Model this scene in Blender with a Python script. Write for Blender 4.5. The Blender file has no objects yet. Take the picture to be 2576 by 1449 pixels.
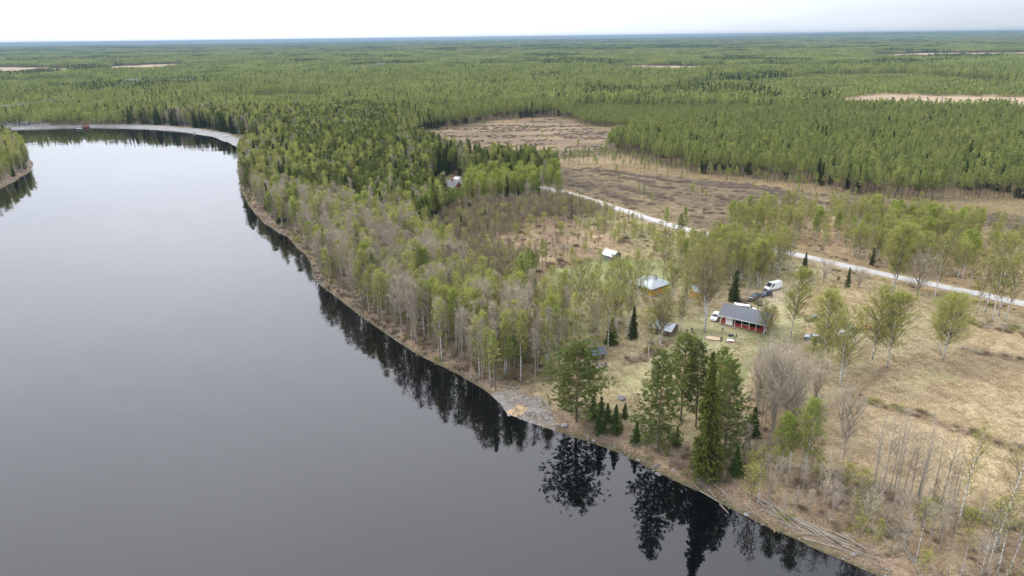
import bpy, math, random
import numpy as np
from math import sin, cos, tan, pi, radians, atan2, sqrt, exp
from mathutils import Vector, Matrix, Euler
C = bpy.context.scene.collection
SC = bpy.context.scene
# ------------------------------------------------------------------ camera, sky, sun
CAM_H = 76.0; PITCH = radians(20.2); ROLL = radians(.716); FPX = 1717.0      # focal length in pixels of a 2576 wide view
F_ = np.array([0, cos(PITCH), -sin(PITCH)]); R0 = np.array([1., 0, 0]); U0 = np.array([0, sin(PITCH), cos(PITCH)])
R_ = R0 * cos(ROLL) - U0 * sin(ROLL); U_ = U0 * cos(ROLL) + R0 * sin(ROLL)
cd = bpy.data.cameras.new('camera'); cam = bpy.data.objects.new('camera', cd); C.objects.link(cam)
cd.sensor_width = 36.0; cd.lens = 36.0 * FPX / 2576; cd.clip_start = .5; cd.clip_end = 80000
cam.matrix_world = Matrix(((R_[0], U_[0], -F_[0], 0), (R_[1], U_[1], -F_[1], 0), (R_[2], U_[2], -F_[2], CAM_H), (0, 0, 0, 1)))
SC.camera = cam
SUN_EL, SUN_AZ = radians(43), radians(-78)        # azimuth from +Y, negative = to the left
SC.view_settings.view_transform = 'Standard'; SC.view_settings.look = 'None'
SC.view_settings.exposure = 0.42; SC.view_settings.gamma = 1.0; SC.view_settings.use_curve_mapping = False
SC.render.engine = 'CYCLES'
SC.cycles.max_bounces = 6; SC.cycles.diffuse_bounces = 2; SC.cycles.glossy_bounces = 2; SC.cycles.transmission_bounces = 3
SC.cycles.transparent_max_bounces = 6; SC.cycles.volume_bounces = 0
sd_ = Vector((sin(SUN_AZ) * cos(SUN_EL), cos(SUN_AZ) * cos(SUN_EL), sin(SUN_EL)))
ld = bpy.data.lights.new('sun', 'SUN'); ld.energy = 1.8; ld.angle = radians(10); ld.color = (1.0, .955, .88)
lo = bpy.data.objects.new('sun', ld); C.objects.link(lo); lo.rotation_euler = sd_.to_track_quat('Z', 'Y').to_euler()

W = bpy.data.worlds.new('World'); SC.world = W; W.use_nodes = True
nt = W.node_tree; N = nt.nodes; L = nt.links; N.clear()
def nd(t, **k):
    n = N.new(t)
    for a, b in k.items(): setattr(n, a, b)
    return n
out = nd('ShaderNodeOutputWorld'); sky = nd('ShaderNodeTexSky', sky_type='NISHITA', sun_disc=False)
sky.sun_elevation = SUN_EL; sky.sun_rotation = SUN_AZ; sky.air_density = 1.2; sky.dust_density = 2.0
bg1 = nd('ShaderNodeBackground'); bg1.inputs[1].default_value = .1; L.new(sky.outputs[0], bg1.inputs[0])
bg2 = nd('ShaderNodeBackground'); bg2.inputs[1].default_value = 1.0
geo = nd('ShaderNodeTexCoord'); sep = nd('ShaderNodeSeparateXYZ'); L.new(geo.outputs['Generated'], sep.inputs[0])
def wm(op, a, b=None, clamp=False):
    n = nd('ShaderNodeMath', operation=op); n.use_clamp = clamp
    for i, x in enumerate((a, b)):
        if x is None: continue
        if isinstance(x, (int, float)): n.inputs[i].default_value = x
        else: L.new(x, n.inputs[i])
    return n.outputs[0]
X, Y, Z = sep.outputs
zc = wm('MAXIMUM', Z, .0)
# cloud sheet seen in perspective: direction / (height + small)
den = wm('ADD', zc, .12)
cx = wm('DIVIDE', X, den); cy = wm('DIVIDE', Y, den)
comb = nd('ShaderNodeCombineXYZ'); L.new(cx, comb.inputs[0]); L.new(cy, comb.inputs[1])
nz = nd('ShaderNodeTexNoise'); nz.inputs['Scale'].default_value = 1.1; nz.inputs['Detail'].default_value = 7; nz.inputs['Roughness'].default_value = .55
mp = nd('ShaderNodeMapping'); mp.inputs['Scale'].default_value = (1, 1.0, 1); L.new(comb.outputs[0], mp.inputs[0]); L.new(mp.outputs[0], nz.inputs['Vector'])
# overcast: bright towards the zenith, and a broad glow where the sun stands behind the veil (ahead, to the left)
gd = nd('ShaderNodeVectorMath', operation='DOT_PRODUCT'); L.new(geo.outputs['Generated'], gd.inputs[0]); gd.inputs[1].default_value = (sin(radians(-18)) * cos(radians(48)), cos(radians(-18)) * cos(radians(48)), sin(radians(48)))
glow = wm('POWER', wm('MAXIMUM', gd.outputs['Value'], 0.), 4.0)
bright = wm('ADD', wm('MULTIPLY', glow, 2.6), wm('ADD', wm('MULTIPLY', wm('POWER', zc, .8), 1.2), .57))
cl = wm('ADD', wm('MULTIPLY', wm('SUBTRACT', nz.outputs['Fac'], .5), .26), 1.0)
bright = wm('MULTIPLY', bright, cl)
colr = nd('ShaderNodeMix', data_type='RGBA'); L.new(wm('MULTIPLY', glow, 1.6, True), colr.inputs[0])
colr.inputs[6].default_value = (.88, .96, 1.08, 1); colr.inputs[7].default_value = (.955, .97, 1.06, 1)
vm = nd('ShaderNodeVectorMath', operation='SCALE'); L.new(colr.outputs[2], vm.inputs[0]); L.new(bright, vm.inputs[3])
L.new(vm.outputs[0], bg2.inputs[0])
mx = nd('ShaderNodeMixShader'); mx.inputs[0].default_value = .88; L.new(bg1.outputs[0], mx.inputs[1]); L.new(bg2.outputs[0], mx.inputs[2]); L.new(mx.outputs[0], out.inputs[0])

# ------------------------------------------------------------------ helpers
def Pn(uv, z=2.0):
    """ground points (world x, y) of view points in a 2576 x 1449 view, on the level z"""
    uv = np.atleast_2d(np.asarray(uv, float)); d = F_ * FPX + np.outer(uv[:, 0] - 1288, R_) + np.outer(724.5 - uv[:, 1], U_)
    t = (z - CAM_H) / d[:, 2]; return np.stack([d[:, 0] * t, d[:, 1] * t], 1)
def P(u, v, z=2.0): return Pn([(u, v)], z)[0]
def hgt(x, y, zb, v):
    """height above zb at which the vertical over (x, y) meets the view row v"""
    for h in np.arange(.3, 34, .1):
        q = np.array([x, y, zb + h - CAM_H]); w = q @ F_
        if 724.5 - FPX * (q @ U_) / w <= v: return h
    return 34
rng = np.random.default_rng(7); random.seed(7)
_T = np.random.default_rng(3).random((256, 256))
def vnoise(x, y, s):
    x = np.asarray(x) / s + 1000.3; y = np.asarray(y) / s + 1000.7
    i = np.floor(x).astype(int); j = np.floor(y).astype(int); fx = x - i; fy = y - j
    fx = fx * fx * (3 - 2 * fx); fy = fy * fy * (3 - 2 * fy)
    g = lambda a, b: _T[a % 256, b % 256]
    return (g(i, j) * (1 - fx) + g(i + 1, j) * fx) * (1 - fy) + (g(i, j + 1) * (1 - fx) + g(i + 1, j + 1) * fx) * fy
def fnoise(x, y, s): return .55 * vnoise(x, y, s) + .28 * vnoise(x, y, s / 2.1) + .17 * vnoise(x, y, s / 4.3)
def inpoly(x, y, poly):
    x = np.asarray(x, float); y = np.asarray(y, float); r = np.zeros(x.shape, bool); p = np.asarray(poly); q = np.roll(p, 1, 0)
    for (x1, y1), (x2, y2) in zip(p, q):
        if y1 == y2: continue
        r ^= ((y1 > y) != (y2 > y)) & (x < (x2 - x1) * (y - y1) / (y2 - y1) + x1)
    return r
def dline(x, y, pts):
    x = np.asarray(x, float); y = np.asarray(y, float); d = np.full(x.shape, 1e9)
    for (ax, ay), (bx, by) in zip(pts[:-1], pts[1:]):
        vx, vy = bx - ax, by - ay; t = np.clip(((x - ax) * vx + (y - ay) * vy) / (vx * vx + vy * vy + 1e-9), 0, 1)
        d = np.minimum(d, np.hypot(x - ax - t * vx, y - ay - t * vy))
    return d
def smooth(a, b, x): t = np.clip((x - a) / (b - a), 0, 1); return t * t * (3 - 2 * t)
def subdiv(pts, seg, jit, seed=1):
    r = np.random.default_rng(seed); o = []
    for a, b in zip(pts[:-1], pts[1:]):
        n = max(1, int(np.hypot(*(b - a)) / seg))
        for k in range(n):
            p = a + (b - a) * k / n
            o.append(p + (r.normal(0, jit, 2) if k else 0))
    o.append(pts[-1]); return np.array(o)

# ------------------------------------------------------------------ the lay of the land (view points, 2576 wide)
SHORE_R = [(2800, 1760), (2576, 1620), (2400, 1530), (2250, 1470), (2190, 1440), (2120, 1410), (2060, 1385), (2000, 1355), (1940, 1330), (1880, 1300), (1830, 1275), (1780, 1245), (1720, 1220),
    (1660, 1190), (1610, 1165), (1560, 1140), (1500, 1118), (1430, 1095), (1380, 1078), (1320, 1058), (1275, 1040), (1262, 1018), (1240, 997), (1215, 978), (1180, 958), (1150, 940), (1110, 920), (1060, 897),
    (1010, 866), (960, 832), (915, 800), (885, 778), (850, 750), (810, 720), (788, 698), (783, 665), (770, 640), (735, 608), (700, 585), (660, 558), (628, 520), (606, 480), (602, 440), (605, 405), (613, 386)]
BEACH = [(613, 386), (600, 372), (575, 358), (545, 347), (510, 340), (470, 333), (430, 329), (380, 325), (330, 323), (280, 322), (230, 321), (180, 322), (130, 323), (100, 324), (60, 325), (20, 326), (-120, 327), (-400, 328)]
PENIN = [(-400, 570), (-150, 530), (0, 476), (40, 456), (78, 432), (83, 412), (70, 388), (20, 358), (-100, 343), (-400, 337)]
sr = subdiv(Pn(SHORE_R, 0), 7, .45, 2); be = subdiv(Pn(BEACH, 0), 12, .8, 3); pe = subdiv(Pn(PENIN, 0), 9, .9, 4)
RIVER = np.vstack([sr, be[1:], [(-2500, 900), (-2500, -400), (300, -400)]])
PENW = np.vstack([pe, [(-2000, pe[-1][1]), (-2000, pe[0][1])]])
def shore_sd(x, y):
    d = np.minimum(np.minimum(dline(x, y, sr), dline(x, y, be)), dline(x, y, pe))
    w = inpoly(x, y, RIVER) & ~inpoly(x, y, PENW)
    return np.where(w, -d, d)
def hz(x, y, sd=None):
    x = np.asarray(x, float); y = np.asarray(y, float)
    r = np.hypot(x, y)
    if sd is None: sd = np.where(r < 1600, shore_sd(x, y), 500.)
    h = np.where(sd > 0, 2.1 * (1 - np.exp(-np.clip(sd, 0, 99) / 3.8)), np.clip(sd * .35, -4, 0))
    h = h + np.where(sd > 0, 1, 0) * smooth(0, 12, sd) * (.5 * (fnoise(x, y, 23) - .5) + .12 * (vnoise(x, y, 3.1) - .5))
    hill = smooth(2500, 9000, r) * (fnoise(x, y, 3200) - .3) * 26
    az = np.arctan2(x, y)
    ridge = smooth(9000, 16000, r) * (1 - smooth(20000, 30000, r)) * (52 * smooth(.22, .50, az) * (.8 + .4 * vnoise(x, y, 2500)) + 20 * (vnoise(x, y, 3700)))
    return h + hill + ridge
def Hz(x, y): return float(hz(np.array([x]), np.array([y]))[0])
GP = lambda u, v: (lambda p: Vector((p[0], p[1], Hz(p[0], p[1]))))(P(u, v))
ROAD = Pn([(1180, 440), (1290, 458), (1425, 487), (1500, 510), (1560, 528), (1630, 550), (1700, 571), (1760, 586), (1850, 607), (1960, 632), (2030, 648), (2110, 666), (2200, 686), (2300, 707), (2400, 729), (2490, 748), (2576, 766), (2800, 812)])
DRIVE = Pn([(2118, 668), (2095, 676), (2072, 677), (2049, 689), (2024, 706), (1990, 722), (1958, 741), (1940, 762), (1915, 782)])
POLY = {k: Pn(v) for k, v in dict(
    homestead=[(1230, 575), (1560, 545), (1700, 590), (1800, 625), (1960, 645), (2030, 655), (2130, 690), (2576, 800), (2900, 860), (2900, 1450), (2576, 1370), (2067, 1200), (1900, 1150), (1850, 1160), (1600, 1140), (1400, 1075), (1270, 1010), (1290, 975), (1390, 960), (1420, 880), (1330, 830), (1350, 700), (1400, 670), (1240, 640)],
    grove_yard=[(1370, 770), (1440, 720), (1560, 730), (1600, 800), (1565, 860), (1490, 888), (1400, 930), (1370, 900), (1330, 840)],
    grove_mid=[(1600, 770), (1720, 760), (1760, 790), (1700, 815), (1620, 828)],
    grove_behind=[(1690, 680), (1800, 640), (1960, 650), (1990, 690), (1930, 712), (1870, 722), (1800, 740), (1740, 735)],
    strip_road=[(1500, 525), (1640, 565), (1760, 600), (1800, 640), (1740, 690), (1640, 640), (1560, 600), (1450, 560)],
    grove_right=[(1950, 860), (2050, 890), (2150, 950), (2120, 1000), (1990, 960), (1900, 900)],
    grove_east=[(1960, 760), (2000, 700), (2060, 770), (2140, 850), (2060, 880), (1960, 850)],
    alder_grove=[(1880, 960), (1990, 990), (2060, 1050), (2060, 1165), (1950, 1130), (1880, 1070)],
    bank_brush=[(1860, 1140), (2067, 1178), (2300, 1255), (2576, 1330), (2900, 1400), (2900, 1700), (2576, 1560), (2250, 1425), (2000, 1325), (1900, 1260)],
    across_road=[(1770, 570), (2000, 505), (2576, 560), (2900, 580), (2900, 800), (2576, 745), (2300, 690), (2000, 622), (1820, 590)],
    clearcut_far=[(1030, 350), (1076, 328), (1153, 320), (1253, 302), (1386, 293), (1440, 305), (1480, 318), (1603, 326), (1586, 347), (1546, 367), (1520, 393), (1400, 402), (1290, 424), (1200, 415), (1120, 395), (1060, 370)],
    clearcut_near=[(1380, 425), (1490, 420), (1600, 436), (1750, 447), (2080, 488), (2400, 522), (2576, 545), (2900, 580), (2900, 640), (2576, 600), (2200, 565), (1990, 525), (1800, 600), (1650, 565), (1520, 525), (1420, 500), (1400, 455)],
    sparse_pine=[(1286, 400), (1400, 398), (1520, 393), (1560, 385), (1640, 415), (1760, 440), (2080, 470), (2080, 492), (1750, 449), (1600, 438), (1490, 422), (1370, 428)],
    cottage_clear=[(1078, 505), (1075, 470), (1095, 448), (1150, 440), (1180, 470), (1180, 500), (1130, 510)],
    thicket=[(1040, 600), (1180, 530), (1440, 500), (1560, 545), (1480, 560), (1330, 560), (1300, 600), (1240, 625), (1330, 660), (1380, 660), (1340, 700), (1290, 760), (1230, 780), (1180, 745), (1120, 670), (1050, 625)],
    bright_grove=[(1170, 535), (1180, 480), (1430, 462), (1440, 500), (1300, 525)],
    bankwood=[(660, 520), (720, 520), (960, 560), (1040, 610), (1130, 680), (1190, 760), (1330, 820), (1420, 880), (1390, 962), (1190, 960), (1000, 850), (790, 690), (775, 650)],
    bankwood_up=[(640, 500), (720, 500), (960, 550), (1050, 590), (1000, 640), (860, 640), (800, 690), (760, 660), (690, 590)],
    young_stand=[(1440, 268), (1700, 266), (1900, 262), (1960, 300), (1750, 330), (1640, 328), (1603, 326), (1480, 318), (1440, 305)],
    low_b=[(-50, 240), (230, 230), (270, 215), (200, 200), (-50, 212)], low_c=[(1700, 214), (1990, 205), (1990, 225), (1860, 236), (1700, 232)], low_d=[(560, 250), (760, 244), (860, 262), (600, 275)], low_e=[(1100, 168), (1350, 160), (1450, 172), (1150, 182)],
    mixed=[(600, 470), (590, 380), (640, 290), (900, 270), (1010, 320), (1035, 352), (1065, 374), (1125, 399), (1205, 419), (1300, 428), (1370, 430), (1440, 445), (1440, 480), (1180, 500), (1050, 600), (960, 560), (720, 520), (640, 530)],
    far_shore=[(-400, 326), (100, 322), (250, 318), (470, 330), (620, 385), (660, 330), (640, 290), (-400, 285)],
    north_lawn=[(1370, 690), (1450, 665), (1560, 650), (1700, 660), (1740, 690), (1700, 740), (1590, 735), (1500, 765), (1400, 745)],
    brown_clear=[(1200, 560), (1500, 540), (1650, 570), (1600, 615), (1500, 640), (1440, 670), (1350, 690), (1250, 650)],
    field_low=[(2050, 1040), (2100, 1022), (2160, 1003), (2224, 1022), (2322, 1050), (2391, 1077), (2477, 1102), (2576, 1140), (2900, 1230), (2900, 1400), (2576, 1323), (2067, 1169)],
    field_up=[(2130, 985), (2230, 905), (2440, 885), (2576, 912), (2900, 960), (2900, 1230), (2576, 1137), (2391, 1077), (2224, 1022), (2160, 1000)],
    field_top=[(2440, 815), (2576, 835), (2900, 890), (2900, 950), (2576, 905), (2440, 880)],
    field_drive=[(2020, 740), (2060, 700), (2130, 705), (2250, 740), (2180, 790), (2120, 830), (2050, 850), (1990, 820), (1990, 770)],
    bog_a=[(2100, 283), (2100, 262), (2090, 252), (2150, 244), (2217, 238), (2383, 242), (2576, 245), (2900, 250), (2900, 306), (2576, 288), (2220, 287)],
    bog_b=[(1530, 180), (1530, 168), (1600, 165), (1793, 167), (1830, 176), (1700, 189)],
    bog_c=[(2180, 150), (2193, 139), (2300, 134), (2576, 132), (2900, 132), (2900, 150), (2576, 147), (2350, 149)],
    bog_d=[(-300, 182), (-300, 170), (0, 169), (120, 170), (190, 172), (180, 187), (0, 190)],
    bog_e=[(255, 179), (265, 168), (330, 165), (465, 160), (480, 174), (350, 184), (260, 187)],
    bog_f=[(2040, 152), (2060, 145), (2150, 144), (2170, 149)],
    olive_bog=[(1990, 275), (1900, 240), (1950, 205), (2011, 197), (2273, 194), (2420, 206), (2576, 218), (2900, 225), (2900, 250), (2576, 246), (2383, 243), (2217, 239), (2090, 253)],
).items()}
FIELDS = ('field_low', 'field_up', 'field_top', 'field_drive')
DITCH = [Pn(p) for p in ([(2155, 999), (2224, 1021), (2322, 1048), (2391, 1075), (2477, 1100), (2576, 1137), (2900, 1230)], [(2231, 925), (2200, 953), (2166, 983), (2150, 1000), (2100, 1022), (2060, 1050)],
    [(2441, 882), (2516, 896), (2576, 910), (2900, 960)], [(1650, 640), (1700, 655), (1735, 668)], [(1685, 860), (1640, 880), (1615, 905), (1575, 912)], [(1240, 640), (1350, 690), (1400, 672), (1480, 655)])]

# ------------------------------------------------------------------ materials
def mat(name): m = bpy.data.materials.new(name); m.use_nodes = True; m.node_tree.nodes.clear(); return m
class NT:
    def __init__(s, m): s.t = m.node_tree; s.m = m
    def n(s, t, **k):
        x = s.t.nodes.new(t)
        for a, b in k.items():
            if a == 'i':
                for kk, v in b.items():
                    if hasattr(v, 'is_output') or isinstance(v, bpy.types.NodeSocket): s.t.links.new(v, x.inputs[kk])
                    else: x.inputs[kk].default_value = v
            else: setattr(x, a, b)
        return x
    def math(s, op, a, b=0, clamp=False): x = s.n('ShaderNodeMath', operation=op, i={0: a, 1: b}); x.use_clamp = clamp; return x.outputs[0]
    def mix(s, f, a, b, bt='MIX'): return s.n('ShaderNodeMix', data_type='RGBA', blend_type=bt, i={0: f, 6: a, 7: b}).outputs[2]
    def noise(s, sc, det=4, rough=.55, vec=None): return s.n('ShaderNodeTexNoise', i={'Scale': sc, 'Detail': det, 'Roughness': rough, **({'Vector': vec} if vec else {})}).outputs['Fac']
    def ramp(s, f, *st):
        r = s.n('ShaderNodeValToRGB', i={0: f}); e = r.color_ramp.elements
        while len(e) < len(st): e.new(.5)
        for q, (p, c) in zip(e, st): q.position = p; q.color = (*c, 1) if len(c) == 3 else c
        return r.outputs[0]
    def obj(s): return s.n('ShaderNodeTexCoord').outputs['Object']
    def bump(s, h, st, dist): return s.n('ShaderNodeBump', i={'Height': h, 'Strength': st, 'Distance': dist}).outputs[0]
    def end(s, sh): s.t.links.new(sh, s.n('ShaderNodeOutputMaterial').inputs[0]); return s.m
    def pbr(s, col, rough=.8, **k): return s.end(s.n('ShaderNodeBsdfPrincipled', i={'Base Color': col, 'Roughness': rough, **k}).outputs[0])
c4 = lambda c: (*c, 1)
sh_ = lambda c, k=.84: tuple(x * k for x in c)
def leafmat(name, a, b, tr=.35):
    a, b = sh_(a), sh_(b)
    t = NT(mat(name)); at = t.n('ShaderNodeAttribute', attribute_name='tint').outputs['Fac']; rd = t.n('ShaderNodeObjectInfo').outputs['Random']
    f = t.math('ADD', t.math('MULTIPLY', at, .5), t.math('MULTIPLY', rd, .5)); col = t.mix(f, c4(a), c4(b))
    d = t.n('ShaderNodeBsdfDiffuse', i={0: col}).outputs[0]; tl = t.n('ShaderNodeBsdfTranslucent', i={0: col}).outputs[0]
    return t.end(t.n('ShaderNodeMixShader', i={0: tr, 1: d, 2: tl}).outputs[0])
def twigmat(name, a, b):
    a, b = sh_(a), sh_(b)
    t = NT(mat(name)); at = t.n('ShaderNodeAttribute', attribute_name='tint').outputs['Fac']; rd = t.n('ShaderNodeObjectInfo').outputs['Random']
    f = t.math('ADD', t.math('MULTIPLY', at, .6), t.math('MULTIPLY', rd, .4))
    return t.end(t.n('ShaderNodeBsdfDiffuse', i={0: t.mix(f, c4(a), c4(b))}).outputs[0])
M = {}
M['pine'] = leafmat('pine_needles', (.14, .19, .05), (.50, .53, .165))
M['pine2'] = leafmat('pine_needles_river', (.10, .14, .038), (.32, .35, .095))
M['spruce'] = leafmat('spruce_needles', (.026, .045, .015), (.085, .11, .032), .2)
M['birchl'] = leafmat('birch_leaves', (.34, .36, .08), (.52, .54, .13), .5)
M['birchg'] = leafmat('birch_leaves_fresh', (.24, .29, .05), (.38, .46, .08), .5)
M['budl'] = leafmat('birch_buds', (.26, .21, .08), (.36, .34, .10), .4)
M['twig'] = twigmat('birch_twigs', (.16, .115, .08), (.30, .24, .17))
M['alder'] = twigmat('bare_twigs', (.34, .28, .205), (.58, .50, .395))
M['farbirch'] = leafmat('distant_birch_leaves', (.20, .22, .06), (.36, .38, .11), .4)
M['thick'] = twigmat('thicket_twigs', (.20, .155, .105), (.37, .30, .215))
M['brush'] = twigmat('brush_twigs', (.13, .095, .065), (.33, .25, .17))
M['straw'] = twigmat('dry_grass', (.30, .22, .125), (.49, .375, .225))
M['greens'] = twigmat('green_grass', (.13, .16, .04), (.30, .29, .10))
def bark(name, lo_, hi_, z0, z1, sc=3.):
    t = NT(mat(name)); o = t.obj(); z = t.n('ShaderNodeSeparateXYZ', i={0: o}).outputs[2]
    f = t.n('ShaderNodeMapRange', i={0: z, 1: z0, 2: z1, 3: 0., 4: 1.}).outputs[0]
    n = t.noise(sc, 5, .6, o); col = t.mix(f, c4(lo_), c4(hi_)); col = t.mix(n, col, c4([x * .45 for x in lo_]), 'MIX')
    return t.pbr(col, .95)
M['pinebark'] = bark('pine_bark', (.20, .145, .11), (.42, .24, .13), 5, 11)
M['sprucebark'] = bark('spruce_bark', (.12, .10, .085), (.16, .13, .10), 0, 10)
M['alderbark'] = bark('alder_bark', (.38, .335, .28), (.48, .43, .375), 0, 6)
t = NT(mat('birch_bark')); o = t.obj(); mp_ = t.n('ShaderNodeMapping', i={0: o, 3: (1.2, 1.2, 3.2)}).outputs[0]
z = t.n('ShaderNodeSeparateXYZ', i={0: o}).outputs[2]
n1 = t.noise(1.3, 4, .7, mp_); k = t.ramp(n1, (.40, (0, 0, 0)), (.52, (1, 1, 1)))
low = t.n('ShaderNodeMapRange', i={0: z, 1: .3, 2: 2.5, 3: .35, 4: 1.}).outputs[0]
M['birchbark'] = t.pbr(t.mix(t.math('MULTIPLY', k, low), (.06, .05, .045, 1), (.66, .64, .59, 1)), .8)
M['smallbirch'] = NT(mat('young_birch_bark')).pbr((.50, .45, .38, 1), .85)

def plain(name, col, rough=.6, var=.12, sc=4., **k):
    t = NT(mat(name)); n = t.noise(sc, 5, .6, t.obj()); dk = [x * (1 - var * 2) for x in col]
    return t.pbr(t.mix(n, c4(dk), c4([min(1, x * (1 + var * .6)) for x in col])), rough, **k)

# ------------------------------------------------------------------ mesh gathering
class G:
    """gathers triangles and quads with a material slot and a tint per face"""
    def __init__(s): s.v = []; s.f = []; s.n = 0; s.mi = []; s.ti = []
    def add(s, V, Fc, mi=0, tint=None):
        V = np.asarray(V, float).reshape(-1, 3); Fc = np.asarray(Fc, int); s.v.append(V); s.f.append(Fc + s.n); s.n += len(V)
        s.mi.append(np.full(len(Fc), mi)); s.ti.append(np.full(len(Fc), .5) if tint is None else np.broadcast_to(tint, (len(Fc),)).astype(float))
    def tube(s, pts, rad, n=5, mi=0, cap=False, tint=None):
        pts = np.asarray(pts, float); rad = np.broadcast_to(rad, (len(pts),)); k = len(pts)
        d = np.gradient(pts, axis=0); d /= np.linalg.norm(d, axis=1, keepdims=True) + 1e-9
        ref = np.array([1., 0, 0]) if abs(d[0][0]) < .9 else np.array([0, 1., 0])
        a = np.cross(d, ref); a /= np.linalg.norm(a, axis=1, keepdims=True) + 1e-9; b = np.cross(d, a)
        th = np.arange(n) * 2 * pi / n
        V = pts[:, None] + rad[:, None, None] * (np.cos(th)[None, :, None] * a[:, None] + np.sin(th)[None, :, None] * b[:, None])
        i = np.arange(k - 1)[:, None] * n; j = np.arange(n)[None]; j2 = (j + 1) % n
        s.add(V, np.stack([i + j, i + j2, i + n + j2, i + n + j], -1).reshape(-1, 4), mi, tint)
        if cap:
            o = s.n - k * n
            for base in (0, (k - 1) * n):
                c = pts[0] if base == 0 else pts[-1]
                s.add(np.vstack([V.reshape(-1, 3)[base:base + n], c]), [(q, (q + 1) % n, n) for q in range(n)], mi, tint)
    def quads(s, c, w, h, mi=0, tint=None, up=0., axis=None, r=None):
        """leaf quads at centres c; axis = long direction per leaf or None for random"""
        r = r or rng; c = np.asarray(c, float); n = len(c)
        if n == 0: return
        a = r.normal(size=(n, 3)) if axis is None else axis + r.normal(0, .35, (n, 3))
        if axis is None: a[:, 2] += up * r.random(n)
        a /= np.linalg.norm(a, axis=1, keepdims=True) + 1e-9
        b = np.cross(a, r.normal(size=(n, 3))); b /= np.linalg.norm(b, axis=1, keepdims=True) + 1e-9
        sz = r.uniform(.65, 1.35, (n, 1)); a = a * h * sz / 2; b = b * w * sz / 2
        V = np.stack([c - a - b * .6, c - a * .1 + b, c + a + b * .25, c + a * .1 - b], 1)
        s.add(V, np.arange(n * 4).reshape(n, 4), mi, tint)
    def ribbons(s, p0, p1, w, mi=0, tint=None, r=None):
        r = r or rng; p0 = np.asarray(p0, float); p1 = np.asarray(p1, float); n = len(p0)
        if n == 0: return
        d = p1 - p0; b = np.cross(d, r.normal(size=(n, 3))); b /= np.linalg.norm(b, axis=1, keepdims=True) + 1e-9
        b *= np.broadcast_to(np.asarray(w, float).reshape(-1, 1) / 2, (n, 1))
        s.add(np.stack([p0 - b, p0 + b, p1], 1), np.arange(n * 3).reshape(n, 3), mi, tint)
    def merge(s, g, off=(0, 0, 0), sc=1., rot=0., sh=0):
        c, q = cos(rot), sin(rot); Rm = np.array([[c, q, 0], [-q, c, 0], [0, 0, 1]]) * sc
        for V, Fc, mi, ti in zip(g.v, g.f, g.mi, g.ti):
            s.v.append(V @ Rm + np.asarray(off)); s.f.append(Fc + s.n - 0); s.mi.append(mi + sh); s.ti.append(ti)
        # face indices in g are already absolute in g: shift them all by the count before this merge
        s.n += g.n
    def mesh(s, name, mats, smooth=False):
        me = bpy.data.meshes.new(name); V = np.vstack(s.v).astype(np.float32)
        me.vertices.add(len(V)); me.vertices.foreach_set('co', V.ravel())
        tot = np.concatenate([np.full(len(f), f.shape[1]) for f in s.f]); idx = np.concatenate([f.ravel() for f in s.f])
        me.loops.add(len(idx)); me.loops.foreach_set('vertex_index', idx.astype(np.int32))
        me.polygons.add(len(tot)); st = np.concatenate([[0], np.cumsum(tot)[:-1]])
        me.polygons.foreach_set('loop_start', st.astype(np.int32)); me.polygons.foreach_set('loop_total', tot.astype(np.int32))
        me.polygons.foreach_set('material_index', np.concatenate(s.mi).astype(np.int32))
        me.polygons.foreach_set('use_smooth', np.full(len(tot), smooth))
        a = me.attributes.new('tint', 'FLOAT', 'FACE'); a.data.foreach_set('value', np.concatenate(s.ti).astype(np.float32))
        for m in mats: me.materials.append(m)
        me.update(); return me
def obj(name, me, parent=None, **props):
    o = bpy.data.objects.new(name, me); C.objects.link(o)
    if parent is not None: o.parent = parent
    for k_, v_ in props.items(): o[k_] = v_
    return o
def tag(o, label=None, cat=None, group=None, kind=None):
    for k_, v_ in (('label', label), ('category', cat), ('group', group), ('kind', kind)):
        if v_: o[k_] = v_
    return o
def empty(name, loc, rz=0, sc=1., **k):
    o = bpy.data.objects.new(name, None); C.objects.link(o); o.location = loc; o.rotation_euler = (0, 0, rz)
    o.scale = (sc, sc, sc) if not hasattr(sc, '__len__') else sc; o.empty_display_size = .2
    return tag(o, **k)
# ------------------------------------------------------------------ ground, water, road
ang = np.radians(np.concatenate([np.arange(-75, -44, 2.), np.arange(-44, 44.01, .25), np.arange(46, 76, 2.)]))
rad = 45 * np.exp(np.arange(0, 920) * .00715); rad = rad[rad < 32000]
RR, AA = np.meshgrid(rad, ang, indexing='ij'); gx = (RR * np.sin(AA)).ravel(); gy = (RR * np.cos(AA)).ravel()
sdg = np.full(gx.shape, 500.); nearm = np.hypot(gx, gy) < 1600; sdg[nearm] = shore_sd(gx[nearm], gy[nearm])
gz = hz(gx, gy, sdg)
# colours of the ground itself: soil, moss, dead grass, gravel
col = np.empty((len(gx), 3)); n1 = fnoise(gx, gy, 60); n2 = fnoise(gx + 300, gy, 17); n3 = fnoise(gx, gy + 500, 6)
def lerp(a, b, f): return np.asarray(a) * (1 - f[:, None]) + np.asarray(b) * f[:, None]
col[:] = lerp((.10, .085, .035), (.21, .15, .06), np.clip(n2 * 1.3 - .15, 0, 1))
rg = np.hypot(gx, gy)
far = smooth(3500, 7000, rg); col = lerp(col, (0, 0, 0), np.zeros(len(gx)))
col = col * (1 - far[:, None]) + lerp((.07, .09, .04), (.125, .145, .065), np.clip(fnoise(gx, gy, 500) * 1.6 - .3, 0, 1)) * far[:, None]
def paint(mask, a, b, f, soft=None):
    c_ = lerp(a, b, np.clip(f, 0, 1)); m = (mask.astype(float) if soft is None else soft)[:, None]; col[:] = col * (1 - m) + c_ * m
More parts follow.
